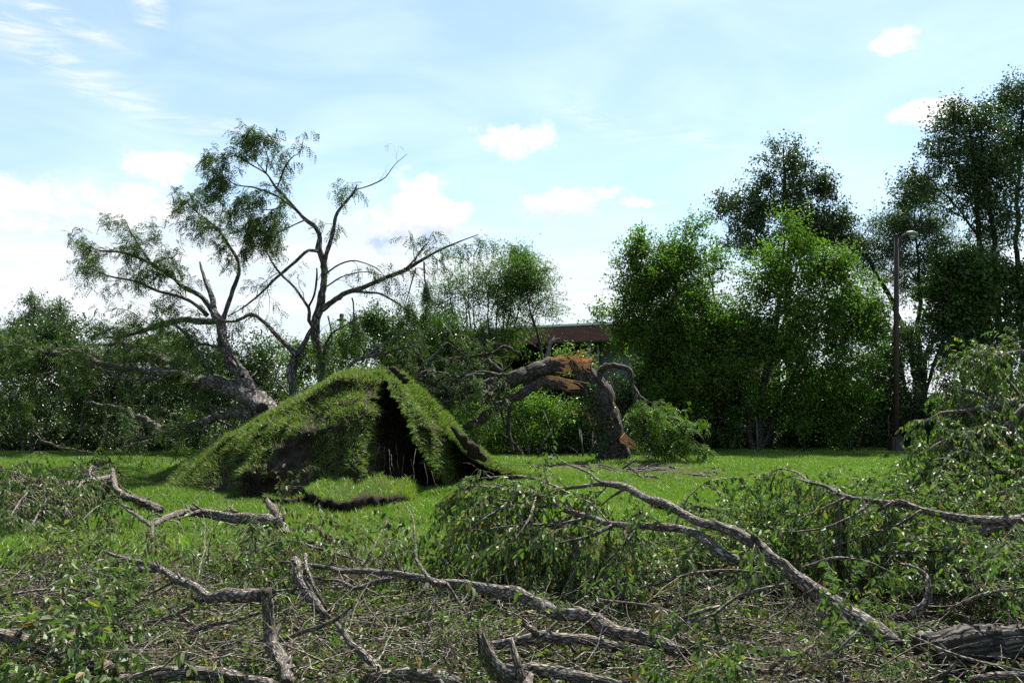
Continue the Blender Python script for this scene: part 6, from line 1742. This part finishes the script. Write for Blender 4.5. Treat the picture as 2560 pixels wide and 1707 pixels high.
q[:, 2] = rng.uniform(.04, .09, n)
sz = rng.uniform(.04, .075, n)
tag(MB().leaves(q, unit(rng.normal(0, 1, (n, 3)) * [1, 1, .3]), unit(rng.normal(0, .5, (n, 3)) + [0, 0, 1]), sz, sz * .5, .3, True, .2).build('lawn_leaf_litter', 'leaf_dry', None, False), 'fallen leaves scattered thinly over the open lawn', 'leaf litter', kind='stuff')
mb = MB()
for _ in range(260):
    q = G(rng.uniform(560, 1080), rng.uniform(1248, 1318), 0) + [0, 0, .03]
    if rng.uniform() < .25:
        q = G(rng.uniform(1620, 1900), rng.uniform(1290, 1320), 0) + [0, 0, .03]
    r_ = rng.uniform(.01, .045)
    mb.tube(np.array([q - [r_, 0, 0], q + rng.normal(0, .01, 3), q + [r_, r_ * .5, 0]]), [r_ * .3, r_, r_ * .35], 6, .4, rng)
tag(mb.build('soil_crumbs', 'soil', None), 'dark soil crumbs spilled on the grass before the mound and turf ridge', 'soil crumbs', kind='stuff')
mb = MB()
for _ in range(150):
    q = G(rng.normal(1570, 120), rng.uniform(1146, 1200), .03)
    P, R = sprout(q, unit(rng.normal(0, 1, 3) * [1, 1, .1]), rng.uniform(.15, .5), rng.uniform(.015, .035), 3, .1, 0, rng, .6)
    mb.tube(P, R, 5, .3, rng)
tag(mb.build('bark_litter', 'bark_locust', None), 'bark chips and splinters strewn round the foot of the snapped trunk', 'bark litter', kind='stuff')

# leafy weeds standing in the grass
WEED = [(590, 1226, .34, 'bright young weed with pointed leaves growing at the dark foot of the mound'), (1290, 1632, .16, 'tall weed leaf tuft before the low dark log'), (430, 1610, .16, 'single broad-leaved weed near the slim curved branch'),
        (826, 1640, .2, 'upright narrow weed in the short grass right of the pale stub'), (560, 1690, .16, 'weed rosette at the bottom edge beside the dark furrowed log'), (365, 1650, .14, 'weed with one big leaf standing behind the forked stick'), (150, 1575, .14, 'weed tuft above the thick pale-barked limb')]
for k_, (x, y, h, lab) in enumerate(WEED):
    r2 = np.random.default_rng(700 + k_)
    b = G(x, y, 0)
    T = thing('weed', lab, 'weed', b, 'weeds growing in the grass')
    nst = 5 if k_ == 0 else 2
    for s in range(nst):
        P, R = sprout(b + r2.normal(0, .04, 3) * [1, 1, 0], unit(r2.normal(0, .3, 3) + [0, 0, 1]), h * r2.uniform(.7, 1.1), .004, 5, .1, 0, r2, .5)
        MB().tube(P, R, 5).build('stem', 'weed', T)
        n = 12 if k_ == 0 else 7
        pos, tan = along([(P, R)], h / n, .1, r2)
        d = unit(r2.normal(0, 1, (len(pos), 3)) + [0, 0, .5])
        for q, dd in zip(pos, d):
            MB().leaves(q[None], dd[None], np.array([[0, -.3, 1.0]]), h * .38, h * .12, .2, True).build('leaf', 'weed', T, False)
